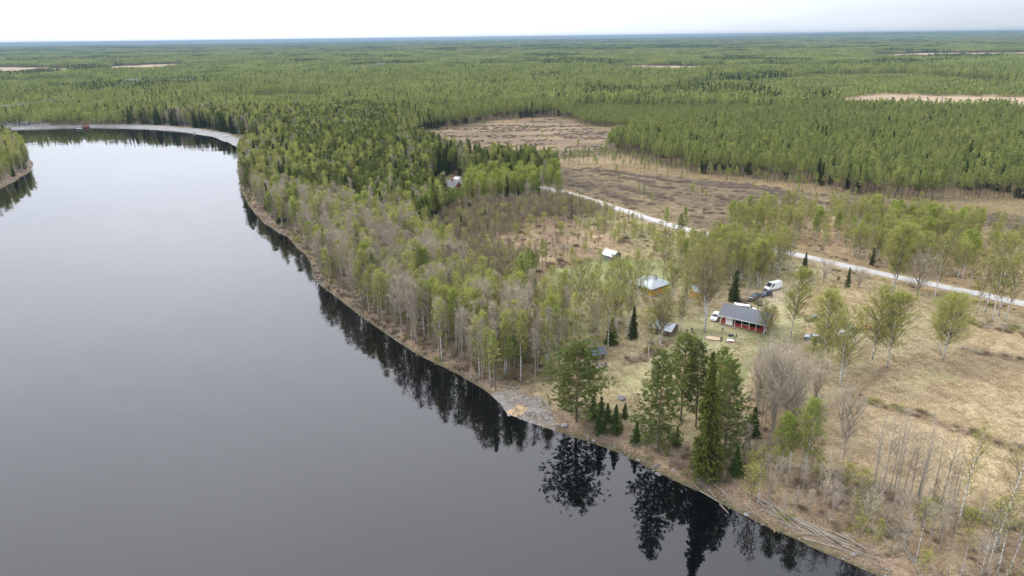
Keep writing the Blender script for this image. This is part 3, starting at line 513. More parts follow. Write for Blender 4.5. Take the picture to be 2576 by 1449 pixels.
# ------------------------------------------------------------------ trees one by one: (kind, variant, view u, base row, top row, label)
IND = [
 ('bigpine', 3, 1450, 1052, 868, 'crooked old pine with bare reddish lower limbs at the river edge'),
 ('smallspruce', 0, 1513, 1077, 999, 'tallest young spruce of the clump beside the crooked riverside pine'),
 ('smallspruce', 1, 1549, 1080, 1018, 'young spruce at the right end front of the clump by the shore'),
 ('smallspruce', 0, 1571, 1050, 1012, 'small spruce behind the clump beside the grey flat boulder'),
 ('smallspruce', 1, 1493, 1046, 995, 'young dark spruce half hidden behind the crooked old pine'),
 ('smallspruce', 1, 1530, 1056, 1012, 'young spruce in the middle of the clump by the shore'),
 ('bigpine', 1, 1657, 1128, 878, 'broad tall pine leftmost of the riverside pine group'),
 ('bigpine', 0, 1712, 1060, 838, 'tallest pine of the riverside group with two close dark trunks'),
 ('bigpine', 2, 1750, 1075, 852, 'pine in the riverside group just left of the narrow old spruce'),
 ('columnspruce', 0, 1777, 1192, 888, 'narrow tall old spruce with drooping branches at the water edge'),
 ('bigpine', 2, 1797, 1090, 868, 'pine rising directly behind the narrow old spruce'),
 ('bigpine', 1, 1822, 1135, 905, 'pine at the right end of the riverside pine group'),
 ('smallspruce', 1, 1893, 1096, 1024, 'dark young spruce between the pine group and the bare alders'),
 ('smallspruce', 0, 1877, 1130, 1088, 'small spruce below another one on the slope behind the shore'),
 ('smallspruce', 1, 1850, 1190, 1122, 'light green young spruce just right of the narrow old spruce'),
 ('smallspruce', 0, 1702, 1118, 1072, 'young spruce under the pines left of the narrow old spruce'),
 ('smallspruce', 1, 1600, 1105, 1060, 'young spruce behind and left of the broad leftmost pine'),
 ('leafsap', 1, 1889, 1255, 1176, 'yellow green sapling on the brushy bank by the water'),
 ('greenbirch', 0, 1963, 1203, 1045, 'bright fresh green birch left of a pair behind the brush'),
 ('greenbirch', 2, 2022, 1207, 1012, 'bright fresh green birch right of a pair at the field corner'),
 ('greenbirch', 1, 1985, 1190, 1060, 'bright green slender birch between the two fuller fresh ones'),
 ('widealder', 0, 1944, 1085, 868, 'wide leafless pale alder tallest in front of the red cottage'),
 ('widealder', 1, 1925, 1060, 875, 'leafless pale alder beside the red cottage gable side'),
 ('widealder', 0, 1995, 1050, 892, 'wide leafless pale alder left of the brown ditch track'),
 ('widealder', 1, 2046, 1040, 925, 'leafless alder with fan of grey branches by the brown track'),
 ('widealder', 1, 2118, 1176, 980, 'double stemmed leafless alder alone at the edge of lower field'),
 ('widealder', 1, 1968, 1110, 925, 'leafless grey alder in the middle of the alder grove'),
 ('widealder', 0, 1905, 1010, 905, 'leafless bushy alder nearest to the yard grass'),
 ('bigbirch', 0, 2194, 905, 722, 'broad birch with thick white trunk at the top of the brown track'),
 ('bigbirch', 1, 2231, 928, 738, 'leaning white birch beside the start of the brown ditch track'),
 ('bigbirch', 0, 2371, 906, 738, 'broad leafy birch at the upper edge of the pale green field'),
 ('bigbirch', 1, 2362, 893, 745, 'birch standing close behind the broad leafy field edge birch'),
 ('bigbirch', 1, 2066, 929, 733, 'tall birch left of three in front of the white covered car'),
 ('budbirch', 0, 2085, 942, 760, 'slender birch middle of three in front of the white covered car'),
 ('bigbirch', 2, 2112, 975, 772, 'white stemmed birch right of three above the brown track'),
 ('greenbirch', 0, 2038, 925, 850, 'low leafy birch left of the three tall ones by the covered car'),
 ('bigbirch', 1, 1988, 852, 676, 'tall birch with grey trunk between the red cottage and black car'),
 ('bigbirch', 2, 1921, 850, 758, 'thin birch leaning over the right end of the cottage roof'),
 ('budbirch', 1, 1938, 862, 772, 'small thin birch in front of the cottage gable end'),
 ('orangebirch', 0, 1772, 838, 628, 'huge many stemmed birch with coppery buds left of the red cottage'),
 ('budbirch', 0, 1756, 804, 690, 'white birch just behind the huge coppery birch'),
 ('budbirch', 1, 1729, 778, 628, 'tall birch in front of the small yellow shed'),
 ('budbirch', 2, 1723, 770, 660, 'shorter birch left of the small yellow shed'),
 ('budbirch', 3, 1876, 744, 640, 'white birch beside the dark spruce behind the cottage'),
 ('bigbirch', 2, 1903, 727, 612, 'birch left of a pair beside the dark parked cars'),
 ('bigbirch', 1, 1910, 727, 606, 'birch right of a pair beside the dark parked cars'),
 ('spruce', 2, 1845, 760, 680, 'dark spruce standing alone behind the red cottage'),
 ('budbirch', 1, 1577, 853, 668, 'straight white birch in front of the dense dark spruce'),
 ('spruce', 0, 1592, 852, 770, 'dense dark spruce left of the log sauna'),
 ('budbirch', 0, 1529, 882, 705, 'straight white birch at the edge of the reedy hollow'),
 ('smallspruce', 1, 1537, 868, 798, 'spruce half grown over with birch left of the reedy hollow'),
 ('budbirch', 2, 1551, 842, 655, 'leaning birch between the two dark spruces'),
 ('budbirch', 0, 1630, 908, 775, 'forked white birch in front of the log sauna'),
 ('orangebirch', 0, 1661, 880, 752, 'grey trunked bushy birch right in front of the log sauna roof'),
 ('budbirch', 3, 1706, 832, 745, 'thin birch at the right end of the log sauna'),
 ('budbirch', 1, 1712, 830, 755, 'second thin birch at the right end of the log sauna'),
 ('budbirch', 1, 1461, 828, 655, 'tall budding birch in the grove between river and north lawn'),
 ('budbirch', 2, 1598, 783, 632, 'birch standing before the left part of the yellow house'),
 ('budbirch', 3, 1606, 764, 655, 'slim dark stemmed birch before the yellow house porch'),
 ('budbirch', 1, 1627, 745, 640, 'slim birch crossing the middle of the yellow house roof'),
 ('budbirch', 0, 1664, 735, 600, 'birch rising behind the chimney of the yellow house'),
 ('budbirch', 2, 1545, 820, 660, 'birch on the lawn left of the yellow house'),
 ('bigbirch', 2, 1690, 760, 650, 'leafy birch between the yellow house and the small yellow shed'),
 ('bigbirch', 1, 2242, 737, 562, 'tall twin birch left stem beside the gravel road'),
 ('bigbirch', 2, 2248, 737, 580, 'tall twin birch right stem beside the gravel road'),
 ('bushtree', 0, 2307, 745, 640, 'dark bare bushy tree standing at the near side of the gravel road'),
 ('budbirch', 3, 2348, 762, 592, 'slender birch alone at the near side of the gravel road'),
 ('budbirch', 0, 2456, 790, 642, 'first of five roadside birches counted from the big field birch'),
 ('budbirch', 3, 2478, 787, 590, 'dark stemmed roadside birch second of five'),
 ('budbirch', 1, 2496, 809, 650, 'thin roadside birch in the middle of five'),
 ('budbirch', 2, 2512, 795, 600, 'white roadside birch fourth of five'),
 ('budbirch', 0, 2528, 809, 640, 'white roadside birch last of five near the picture edge'),
 ('bushtree', 0, 2071, 709, 655, 'bare spreading bushy tree at the mouth of the driveway'),
 ('bushtree', 0, 2159, 726, 678, 'bare spreading bushy tree beside the small roadside spruce'),
 ('spruce', 0, 2021, 693, 634, 'dark spruce at the near side of the driveway mouth'),
 ('spruce', 1, 2192, 668, 622, 'dark spruce on the far side of the gravel road'),
 ('spruce', 1, 2132, 724, 672, 'small spruce on the dry grass near the road'),
 ('whitebirch', 1, 2507, 1372, 1105, 'large sparse birch with pale trunk on the bank below the field'),
 ('whitebirch', 2, 2410, 1325, 1078, 'tall sparse birch at the lower edge of the straw field'),
 ('whitebirch', 0, 2468, 1448, 1268, 'white leaning birch leftmost in the clump at the bottom corner'),
 ('whitebirch', 0, 2482, 1445, 1262, 'white birch second in the clump at the bottom corner'),
 ('whitebirch', 0, 2508, 1450, 1250, 'white leaning birch third in the clump at the bottom corner'),
 ('whitebirch', 0, 2538, 1440, 1255, 'white birch last in the clump at the bottom corner'),
 ('greenbirch', 0, 2572, 1420, 1330, 'bright green birch cut by the bottom corner'),
 ('whitebirch', 0, 2304, 1415, 1255, 'thin white birch on the felled brush slope'),
 ('alder', 0, 2364, 1380, 1262, 'pale leafless alder with wide low branches below the field'),
 ('whitebirch', 0, 2416, 1449, 1335, 'short white stem on the bank near the bottom corner'),
 ('alder', 1, 2337, 1370, 1270, 'thin leafless alder on the brushy slope below the field'),
 ('whitebirch', 0, 1906, 1264, 1160, 'single thin white stem standing by the felled poles'),
 ('alder', 0, 2020, 1237, 1168, 'thin leafless stem at the left end of the bank brush'),
 ('alder', 2, 2060, 1240, 1165, 'leafless stem in the brush below the two bright birches'),
 ('spruce', 1, 1240, 405, 362, 'dark spruce left of two above the far red cottage'),
 ('spruce', 2, 1321, 408, 370, 'dark spruce right of two above the far red cottage'),
 ('spruce', 2, 876, 520, 436, 'dense dark spruce cluster tree in the river wood'),
 ('spruce', 0, 893, 528, 442, 'dense dark spruce just right of another in the river wood'),
 ('spruce', 2, 862, 512, 455, 'dense dark spruce lowest of the cluster in the river wood'),
 ('spruce', 0, 697, 440, 390, 'dark spruce alone near the bend of the river'),
 ('spruce', 1, 1040, 610, 520, 'dark spruce at the edge of the brown thicket'),
 ('spruce', 1, 1068, 600, 500, 'second dark spruce at the edge of the brown thicket'),
 ('spruce', 0, 1060, 590, 515, 'dark spruce behind the two at the edge of the brown thicket'),
 ('midpine', 0, 1150, 800, 672, 'green pine alone among the leafless alders of the river bank'),
 ('midpine', 2, 1345, 800, 700, 'small pine left of the pair below the north lawn'),
 ('midpine', 1, 1312, 810, 690, 'tall red stemmed pine below the north lawn'),
 ('midpine', 2, 1275, 770, 690, 'bushy pine on the edge between bare alders and lawn'),
 ('pine', 2, 1673, 620, 520, 'pine left of a pair beside the gravel road'),
 ('pine', 4, 1722, 612, 520, 'pine right of a pair beside the gravel road'),
 ('midpine', 0, 1712, 622, 540, 'dark pine between road and yellow house woods'),
]
_O = 'first second third fourth fifth sixth seventh eighth ninth tenth eleventh twelfth thirteenth fourteenth fifteenth'.split()
for i, (u_, vb, vt, q) in enumerate([(2104, 1181, 1100, 1), (2194, 1240, 1046, 0), (2203, 1212, 1060, 1), (2218, 1237, 1040, 0), (2236, 1240, 1075, 1), (2250, 1228, 1030, 0), (2256, 1244, 1050, 2), (2272, 1246, 1078, 1), (2290, 1250, 1100, 0), (2306, 1254, 1062, 2), (2312, 1250, 1078, 0), (2344, 1262, 1087, 1), (2365, 1275, 1090, 0), (2378, 1280, 1150, 1), (2392, 1284, 1130, 0)]):
    IND.append(('rowalder', q, u_, vb, vt, 'leafless alder in the dense row below the straw field, %s from left' % _O[i]))
for i, (u_, vb, vt) in enumerate([(2140, 1300, 1225), (2160, 1320, 1238), (2172, 1332, 1225), (2180, 1328, 1220), (2195, 1318, 1230), (2212, 1300, 1222), (2255, 1338, 1228), (2264, 1332, 1215), (2280, 1330, 1240)]):
    IND.append(('rowalder', i % 3, u_, vb, vt, 'thin grey stem in the brush above the felled poles, %s from left' % _O[i]))
NAME = dict(pine='pine_tree', bigpine='pine_tree', midpine='pine_tree', spruce='spruce_tree', columnspruce='spruce_tree', smallspruce='spruce_tree', birch='birch_tree', greenbirch='birch_tree', budbirch='birch_tree', bigbirch='birch_tree', orangebirch='birch_tree',
    alder='alder_tree', thickalder='alder_tree', widealder='alder_tree', rowalder='alder_tree', whitebirch='birch_tree', bushtree='bushy_tree', sapling='sapling', leafsap='birch_sapling')
TREES = []          # kind, variant, x, y, h, label, group
seen_ = {}
for kd, va, u_, vb, vt, lb in IND:
    x, y = P(u_, vb, 2.); h = hgt(x, y, Hz(x, y), vt); va %= len(KIND[kd])
    TREES.append([kd, va, x, y, h, lb, None])
for T_ in TREES:
    if 'straw field, ' in T_[5] or 'felled poles, ' in T_[5]: T_[6] = 'alders in the row below the field' if 'dense row' in T_[5] else 'stems in the bank thicket'
ind_xy = np.array([(t_[2], t_[3]) for t_ in TREES])

# zones: name, area per tree, {kind: weight}, height range, label, group
BLD = [(36, 229, 5.5), (43, 195, 8.5), (56, 193, 5), (40, 165, 6), (62, 170, 10), (17, 150, 4.5), (80, 196, 6), (66, 179, 5), (56, 173, 4), (82, 172, 5), (88, 163, 6), (-29, 346, 7), (72, 180, 7), (60, 158, 14), (32, 140, 13)]
ZONES = [
 ('cottage_clear', 0, {}, (0, 0), '', ''),
 ('clearcut_far', 900, {'pine': 1, 'birch': 1}, (4, 8), 'thin tree left standing alone in the far clearcut', 'lone trees in the far clearcut'),
 ('clearcut_near', 500, {'pine': 1, 'birch': 1.}, (5, 9), 'thin young tree left standing in the near clearcut', 'lone trees in the near clearcut'),
 ('sparse_pine', 42, {'pine': 1}, (5, 9), 'thin stunted pine between the two clearcuts', 'stunted pines between the clearcuts'),
 ('bright_grove', 13, {'greenbirch': .6, 'birch': .35, 'spruce': .06, 'alder': .05}, (12, 15), 'bright green birch in the grove right of the far red cottage', 'birches of the bright grove'),
 ('bankwood_up', 7.5, {'alder': .45, 'widealder': .05, 'birch': .55, 'greenbirch': .1, 'spruce': .03, 'thickalder': .15}, (9, 15), None, None),
 ('bankwood', 6.8, {'alder': .50, 'widealder': .09, 'thickalder': .45, 'birch': .32, 'budbirch': .06, 'greenbirch': .02, 'midpine': .03}, (9, 15), None, None),
 ('thicket', 5.5, {'thickalder': .9, 'birch': .06, 'leafsap': .06, 'spruce': .01}, (4.5, 8.5), None, None),
 ('mixed', 11, {'midpine': .62, 'spruce': .22, 'birch': .20, 'greenbirch': .07, 'alder': .08}, (11, 17), None, None),
 ('grove_yard', 24, {'budbirch': .7, 'birch': .15, 'alder': .15}, (11, 16), 'budding birch in the open grove between cabin and north lawn', 'birches of the grove by the cabin'),
 ('grove_mid', 26, {'budbirch': 1}, (9, 14), 'budding birch between the yellow house and the log sauna', 'birches between house and sauna'),
 ('grove_behind', 12, {'birch': .5, 'budbirch': .5, 'greenbirch': .1}, (11, 15), 'birch in the dense grove between the yellow shed and the road', 'birches of the grove by the road'),
 ('strip_road', 20, {'birch': .3, 'leafsap': .7, 'thickalder': .4}, (3.5, 7), 'young birch in the strip along the near side of the road', 'young trees along the road strip'),
 ('grove_right', 45, {'budbirch': .7, 'alder': .3}, (7, 12), 'young tree right of the red cottage behind the bare alders', 'young trees right of the cottage'),
 ('grove_east', 70, {'budbirch': 1.}, (8, 13), None, None),
 ('alder_grove', 22, {'alder': .6, 'widealder': .4}, (8, 12), 'leafless alder in the pale grove right of the riverside pines', 'alders of the pale grove'),
 ('bank_brush', 11, {'alder': .6, 'thickalder': .25, 'leafsap': .22, 'rowalder': .45, 'whitebirch': .06, 'birch': .05}, (2.8, 7.5), 'low leafless alder stem on the brushy bank', 'low alders of the brushy bank'),
 ('brown_clear', 40, {'leafsap': .4, 'thickalder': .6}, (3, 6), 'young tree on the brown grass clearing', 'young trees of the brown clearing'),
 ('across_road', 12.5, {'birch': .65, 'greenbirch': .12, 'budbirch': .25}, (9, 14), 'birch in the open stand on the far side of the road', 'birches across the road'),
 ('young_stand', 6.5, {'pine': 1.}, (6, 8.5), None, None),
 ('olive_bog', 34, {'pine': 1.}, (4, 7), None, None),
 ('homestead', 0, {}, (0, 0), '', ''),
]
Sg = 2.1; xx, yy = np.meshgrid(np.arange(-760, 800, Sg), np.arange(62, 1000, Sg)); xx = xx.ravel(); yy = yy.ravel(); zr = np.random.default_rng(11)
xx = xx + zr.uniform(-.48, .48, len(xx)) * Sg; yy = yy + zr.uniform(-.48, .48, len(yy)) * Sg
def inview(x, y, m=60):
    """where the points stand in the 2576 wide view; True within m pixels of it"""
    q = np.stack([x, y, np.full(np.shape(x), 2 - CAM_H)], -1); w = q @ F_; u_ = 1288 + FPX * (q @ R_) / w; v_ = 724.5 - FPX * (q @ U_) / w; return (w > 5) & (u_ > -m) & (u_ < 2576 + m) & (v_ < 1449 + 3 * m)
k_ = inview(xx, yy, 420) & (np.hypot(xx, yy) < NEAR_R if (NEAR_R := 760) else 0); xx = xx[k_]; yy = yy[k_]
sdt = shore_sd(xx, yy); k_ = sdt > .4 + 1.2 * vnoise(xx, yy, 11) + 1.6 * (yy > 245) * (yy < 330); xx, yy, sdt = xx[k_], yy[k_], sdt[k_]
k_ = (dline(xx, yy, ROAD) > 5.0) & (dline(xx, yy, DRIVE) > 3.5) & (dline(xx, yy, be) > 13) & ~inpoly(xx, yy, Pn([(-300, 303), (20, 298), (75, 300), (120, 310), (150, 326), (60, 330), (-300, 330)])) & ~inpoly(xx, yy, Pn([(1215, 978), (1270, 970), (1369, 1000), (1385, 1022), (1400, 1060), (1350, 1075), (1262, 1035)]))
for bx_, by_, br_ in BLD:
    k_ &= np.hypot(xx - bx_, yy - by_) > br_; rb = np.hypot(bx_, by_); tt = ((bx_ - xx) * bx_ + (by_ - yy) * by_) / rb; lat = np.abs((xx - bx_) * by_ - (yy - by_) * bx_) / rb

for q in ('bog_a', 'bog_b', 'bog_d', 'bog_e'): k_ &= ~inpoly(xx, yy, POLY[q])
xx, yy, sdt = xx[k_], yy[k_], sdt[k_]; rr = np.hypot(xx, yy)
zid = np.full(len(xx), -1)
for zi in range(len(ZONES) - 1, -1, -1): zid[inpoly(xx, yy, POLY[ZONES[zi][0]])] = zi
if len(ind_xy):
    k_ = np.ones(len(xx), bool)
    for x, y in ind_xy[:110]: k_ &= (np.hypot(xx - x, yy - y) > 1.9)
    xx, yy, sdt, rr, zid = xx[k_], yy[k_], sdt[k_], rr[k_], zid[k_]
hcap = np.full(len(xx), 99.)
for bx_, by_, br_ in BLD:
    rb = np.hypot(bx_, by_); tt = ((bx_ - xx) * bx_ + (by_ - yy) * by_) / rb; lat = np.abs((xx - bx_) * by_ - (yy - by_) * bx_) / rb
    if 4.6 < br_ < 12: hcap = np.where((tt > 0) & (lat < br_ * .62), np.minimum(hcap, tt * 74 / rb + 1.6), hcap)
for rx_, ry_ in subdiv(Pn([(1425, 487), (1500, 510), (1560, 528), (1630, 550), (1700, 571), (1770, 590)]), 3, 0):
    rb = np.hypot(rx_, ry_); tt = ((rx_ - xx) * rx_ + (ry_ - yy) * ry_) / rb; lat = np.abs((xx - rx_) * ry_ - (yy - ry_) * rx_) / rb
    hcap = np.where((tt > 0) & (lat < 2.5) & (zr.random(len(xx)) > .02), np.minimum(hcap, tt * 74 / rb + 1.0), hcap)
ZSD = []; acc = zr.random(len(xx)); pick = zr.random(len(xx)); hr = zr.random(len(xx)); dens = fnoise(xx, yy, 34); typ = fnoise(xx + 500, yy, 45); typ2 = fnoise(xx, yy + 900, 28)
u0 = np.array([P(0, 0)]) if False else None
for i in range(len(xx)):
    zi = zid[i]; x, y = xx[i], yy[i]
    if zi >= 0:
        nm, area, ws, (h0, h1), lb, gr = ZONES[zi]
        if not ws: continue
        cl_ = {'across_road': 2.2, 'bankwood': .3, 'bankwood_up': .3, 'mixed': .2, 'bright_grove': .1, 'thicket': .6}.get(nm, 1.) * (dens[i] - .5) * 2
        if acc[i] > Sg * Sg / area * max(.08, 1 + cl_): continue
        if nm in ('bankwood', 'bankwood_up'): ws = dict(ws); ws['birch'] += max(0, (typ[i] - .5) * 1.6); ws['alder'] = max(.1, ws['alder'] - (typ[i] - .5) * 1.2)
        if nm == 'bankwood' and sdt[i] < 5: ws = {'thickalder': .35, 'alder': .5, 'birch': .25}
        if nm == 'mixed': ws = dict(ws); ws['midpine'] += max(0, (typ[i] - .45) * 4); ws['spruce'] += max(0, (typ2[i] - .6) * 3); ws['birch'] += max(0, .45 - typ[i]) * 3 + .8 * exp(-sdt[i] / 12); ws['alder'] += .6 * exp(-sdt[i] / 10)
    else:
        left = x < -60 and y > 400
        if y < 312 and x > 20: continue
        nm = 'forest'; h0, h1 = (9.5, 15.5); area = 11.5 if rr[i] < 520 else 11.5
        ws = {'pine': 1., 'spruce': .03 + max(0, typ2[i] - .68) * 3, 'birch': .03 + max(0, .30 - typ[i]) * 2}
        if left: ws = {'pine': .9, 'spruce': .2 + max(0, typ2[i] - .5) * 2, 'birch': .12, 'greenbirch': .03}; h1 = 16.
        if inpoly(np.array([x]), np.array([y]), POLY['far_shore'])[0] and left: ws = {'midpine': .3, 'spruce': .45, 'birch': .25 + .5 * (typ[i] > .55), 'alder': .3 * (typ2[i] > .5)}; h0, h1 = 11, 18
        if x < -200 and y < 520: ws = {'birch': .6, 'greenbirch': .15, 'pine': .15, 'alder': .15, 'spruce': .06}; h0, h1 = 9, 15; area = 12
        if acc[i] > Sg * Sg / area * max(.25, 1 + (dens[i] - .45) * .9): continue
        lb = gr = None
    ks = list(ws); cw = np.cumsum([ws[q] for q in ks]); kd = ks[int(np.searchsorted(cw, pick[i] * cw[-1]))]
    hh = h0 + (h1 - h0) * (hr[i] * .75 + .25 * dens[i])
    if nm == 'bankwood' and y < 260: hh += 2.6
    if kd in ('leafsap', 'sapling'): hh = min(hh, 5.5)
    if kd == 'thickalder' and nm.startswith('bankwood'): hh = 3.2 + 3.5 * hr[i]
    if kd == 'whitebirch': hh = 7 + 2 * hr[i]
    if kd == 'rowalder': hh = 6.5 + 5 * hr[i]
    if hcap[i] < 3: continue
    hh = min(hh, hcap[i])
    TREES.append([kd, int(zr.integers(len(KIND[kd]))), x, y, hh, lb, gr or nm]); ZSD.append((nm, sdt[i]))
print('TREES', len(TREES))
word = {'pine_tree': 'pine', 'spruce_tree': 'spruce', 'birch_tree': 'birch', 'alder_tree': 'leafless alder', 'bushy_tree': 'bushy tree', 'sapling': 'sapling', 'birch_sapling': 'birch sapling'}
GEN = {'bankwood': 'in the wood along the river bank', 'mixed': 'in the tall mixed wood by the river bend', 'forest': 'at the near edge of the pine forest beyond the clearcut', 'thicket': 'in the brown thicket beside the clearing'}
LAB = []; LROOT = []; SDOK = True; HR = {z_[0]: z_[3] for z_ in ZONES}; HR['forest'] = (10.5, 14.5)
LMK = [('in the river wood centre', 930, 440), ('behind the far red cottage', 1080, 430), ('near the lone bend spruce', 720, 470), ('above mid bank', 900, 600), ('at the thicket corner', 1060, 660), ('below the north lawn', 1310, 850), ('by the river bend', 640, 430), ('near the bright roofed cabin', 780, 440), ('left of the far red cottage', 980, 470), ('below the far red cottage', 1090, 580), ('right of the far red cottage', 1300, 500), ('beside the brown thicket', 1150, 690), ('left of the gravel spit', 1130, 900), ('left of the log cabin', 1390, 880),
    ('left of the north lawn', 1290, 790), ('at mid bank', 840, 650), ('below the far clearcut', 1160, 410), ('behind the far gravel beach', 400, 310), ('on the left bank point', 40, 420), ('where the beach meets the wood', 640, 340), ('near the log barn', 1530, 640), ('left of the yellow house', 1540, 760), ('around the log sauna', 1680, 830), ('by the small yellow shed', 1740, 720),
    ('between shed and road', 1830, 660), ('right of the alder grove', 2040, 1120), ('among the pale alders', 1940, 1030), ('left of the field birches', 2100, 930), ('on the brushy bank', 2250, 1330), ('across road from driveway', 2100, 600), ('across road at picture edge', 2500, 650), ('beyond road behind cottage', 1880, 560), ('above the white van', 1950, 480), ('above the field birches', 2330, 500),
    ('at the right picture edge', 2540, 510), ('beside the near clearcut', 1650, 440), ('in the clearing', 1400, 600), ('along the road', 1650, 600), ('among the upper river wood', 830, 350), ('in the middle river wood', 900, 560), ('between the clearcuts', 1450, 410), ('right of the far clearcut', 1650, 370)]
tx = np.array([t_[2] for t_ in TREES]); ty = np.array([t_[3] for t_ in TREES]); tz = hz(tx, ty); big = np.array([t_[4] for t_ in TREES]) / np.hypot(tx, ty); vis = inview(tx, ty, 15)
names = np.array([NAME[t_[0]] for t_ in TREES]); order = np.argsort(-big * vis - (np.arange(len(TREES)) < len(IND)) * 10); cnt = {}; rest = {}
tr2 = np.random.default_rng(21)
LIMIT = {'pine_tree': 300, 'spruce_tree': 200, 'birch_tree': 300, 'alder_tree': 300, 'birch_sapling': 100, 'bushy_tree': 10}
FM = {l[0]: l[2] for l in LMK}; CW = {}
for k_, L_ in KIND.items():
    w_ = [max(v.co[0] for v in q['crown'].vertices) / q['h'] for q in L_]; CW[k_] = [a > sorted(w_)[len(w_) // 2] - 1e-6 for a in w_]
for i in order:
    kd, va, x, y, hh, lb, gr = TREES[i]; nm = names[i]; K = KIND[kd][va]; s_ = hh / K['h']; wd = (s_ ** .75 * tr2.uniform(.85, 1.15)) if i >= len(IND) else max(s_, s_ ** .75); rz_ = tr2.random() * 6.28
    if cnt.get(nm, 0) < LIMIT[nm] and vis[i]:
        cnt[nm] = cnt.get(nm, 0) + 1
        if i >= len(IND):
            q_ = np.array([x, y, 2 + hh * .5 - CAM_H]); w_ = q_ @ F_; us, vs = 1288 + FPX * (q_ @ R_) / w_, 724.5 - FPX * (q_ @ U_) / w_; q_[2] = 2 - CAM_H; w_ = q_ @ F_; vb_ = 724.5 - FPX * (q_ @ U_) / w_
            lm = min(LMK, key=lambda l: (l[1] - us) ** 2 + 2 * (l[2] - vb_) ** 2)[0]; h0, h1 = HR.get(ZSD[i - len(IND)][0], (9, 15)); sw = 'short ' if hh < h0 + (h1 - h0) * .38 else 'tall ' if hh > h0 + (h1 - h0) * .66 else 'middling '
            sdx = ZSD[i - len(IND)][1]; adj = {'spruce_tree': 'dark ', 'birch_tree': 'fresh green ' if kd == 'greenbirch' else 'budding ' if kd == 'budbirch' else 'green '}.get(nm, '')
            fu = 'full ' if CW[kd][va] else 'slim '
            LAB.append((('front ' if vb_ > FM[lm] else 'rear ') + sw + fu + adj + word[nm] + (' at water edge' if sdx < 7 and y < 430 else '') + ' ' + lm, us, len(LAB))); gr = adj + word[nm] + 's ' + lm; gr = gr.replace('birchs', 'birches')
        root = empty(nm, (x, y, tz[i] - .12), rz_, (wd, wd, s_), label=lb, cat='tree', group=gr)
        if i >= len(IND): LROOT.append(root)
        root.rotation_euler = (tr2.normal(0, .018), tr2.normal(0, .018), rz_)
        if nm in ('birch_sapling',): obj('stem', K['trunk'], root)
        else: obj('trunk', K['trunk'], root)
        obj('crown', K['crown'], root)
    else: rest.setdefault(nm, []).append((kd, va, x, y, tz[i] - .12, rz_, wd, s_, tr2.normal(0, .018), tr2.normal(0, .018)))
ORD = 'first second third fourth fifth sixth seventh eighth ninth tenth eleventh twelfth'.split(); byl = {}
for (l_, us, n_), r_ in zip(LAB, LROOT): byl.setdefault(l_, []).append((us, r_))
for l_, m_ in byl.items():
    m_.sort(key=lambda q: q[0]); l_ = ' '.join(w for w in l_.split() if len(l_.split()) < 14 or w not in ('full', 'slim', 'middling'))
    for j, (us, r_) in enumerate(m_): r_['label'] = l_ + (', %s from left' % ORD[j] if 1 < len(m_) <= 12 else '')
RN = {'pine_tree': ('pine_forest', 'dense pine forest of many trees reaching to the bogs'), 'spruce_tree': ('spruce_woods', 'scattered dark spruces within the forest mass'), 'birch_tree': ('birch_woods', 'green birches scattered through the woods'), 'alder_tree': ('alder_woods', 'mass of leafless grey brown alders'), 'birch_sapling': ('birch_undergrowth', 'low young birches along the road'), 'bushy_tree': ('shrubbery', 'bare bushes')}
for nm, L_ in rest.items():
    keys = sorted({(r[0], r[1]) for r in L_}); ix = {k_: j for j, k_ in enumerate(keys)}
    scatter(RN[nm][0], [KIND[a][b]['joined'] for a, b in keys], [(r[2], r[3], r[4]) for r in L_], [ix[(r[0], r[1])] for r in L_], [r[5] for r in L_], [(r[6], r[6], r[7]) for r in L_], RN[nm][1], 'forest', tilt=[(r[8], r[9]) for r in L_])
print('things', cnt, 'rest', {k_: len(v) for k_, v in rest.items()})

# ------------------------------------------------------------------ far forest: patches of many small trees
def patch(seed, size, n, mix, nq, hh=(8.5, 15)):
    r = np.random.default_rng(seed); g = G(); P_ = r.uniform(-size / 2, size / 2, (n, 2)); kinds = r.choice(len(mix), n, p=np.array(mix) / sum(mix))
    for kd in range(3):
        q = P_[kinds == kd]; m = len(q)
        if not m: continue
        h = r.uniform(*hh, m) * (1.12 if kd == 1 else 1.); k_ = nq; u = r.random((m, k_)) ** (.8 if kd != 1 else .9); cb = (.42, .12, .3)[kd]; R = (1.5, 1.6, 1.4)[kd]
        z_ = h[:, None] * (cb + (1 - cb) * u); pr = (1 - u) ** (.7 if kd != 1 else .95) if kd < 2 else np.sin(pi * np.clip(u * .85 + .13, 0, 1)); a = r.random((m, k_)) * 6.3; ra = R * pr * np.sqrt(r.random((m, k_))) + .1
        c = np.stack([q[:, 0, None] + np.cos(a) * ra, q[:, 1, None] + np.sin(a) * ra, z_], -1).reshape(-1, 3); lf = 1.5 * sqrt(40 / nq)
        g.quads(c, lf * .5, lf * (.9 if kd != 1 else .8), kd, np.clip(np.repeat(r.random(m), k_) * .6 + r.random(m * k_) * .4, 0, 1), axis=np.tile([[0, 0, .5 if kd != 1 else -.2]], (m * k_, 1)) + r.normal(0, .7, (m * k_, 3)), r=r)
        b0 = np.column_stack([q, np.zeros(m)]); g.ribbons(b0, b0 + np.column_stack([np.zeros((m, 2)), h]), .32, 3, r.random(m), r)
    return g.mesh('forest_patch', [M['pine'], M['spruce'], M['farbirch'], M['fartrunk']])
M['fartrunk'] = twigmat('far_trunks', (.19, .14, .11), (.30, .235, .19))
MIX = [(.97, .01, .02), (.93, .02, .05), (.82, .13, .05), (.62, .06, .32), (.38, .55, .07)]
SP = [patch(50 + i, 17, 26, MIX[i % 5], 44) for i in range(10)] + [patch(80 + i, 17, 17, (.8, .02, .18), 30, (4, 7)) for i in range(2)]
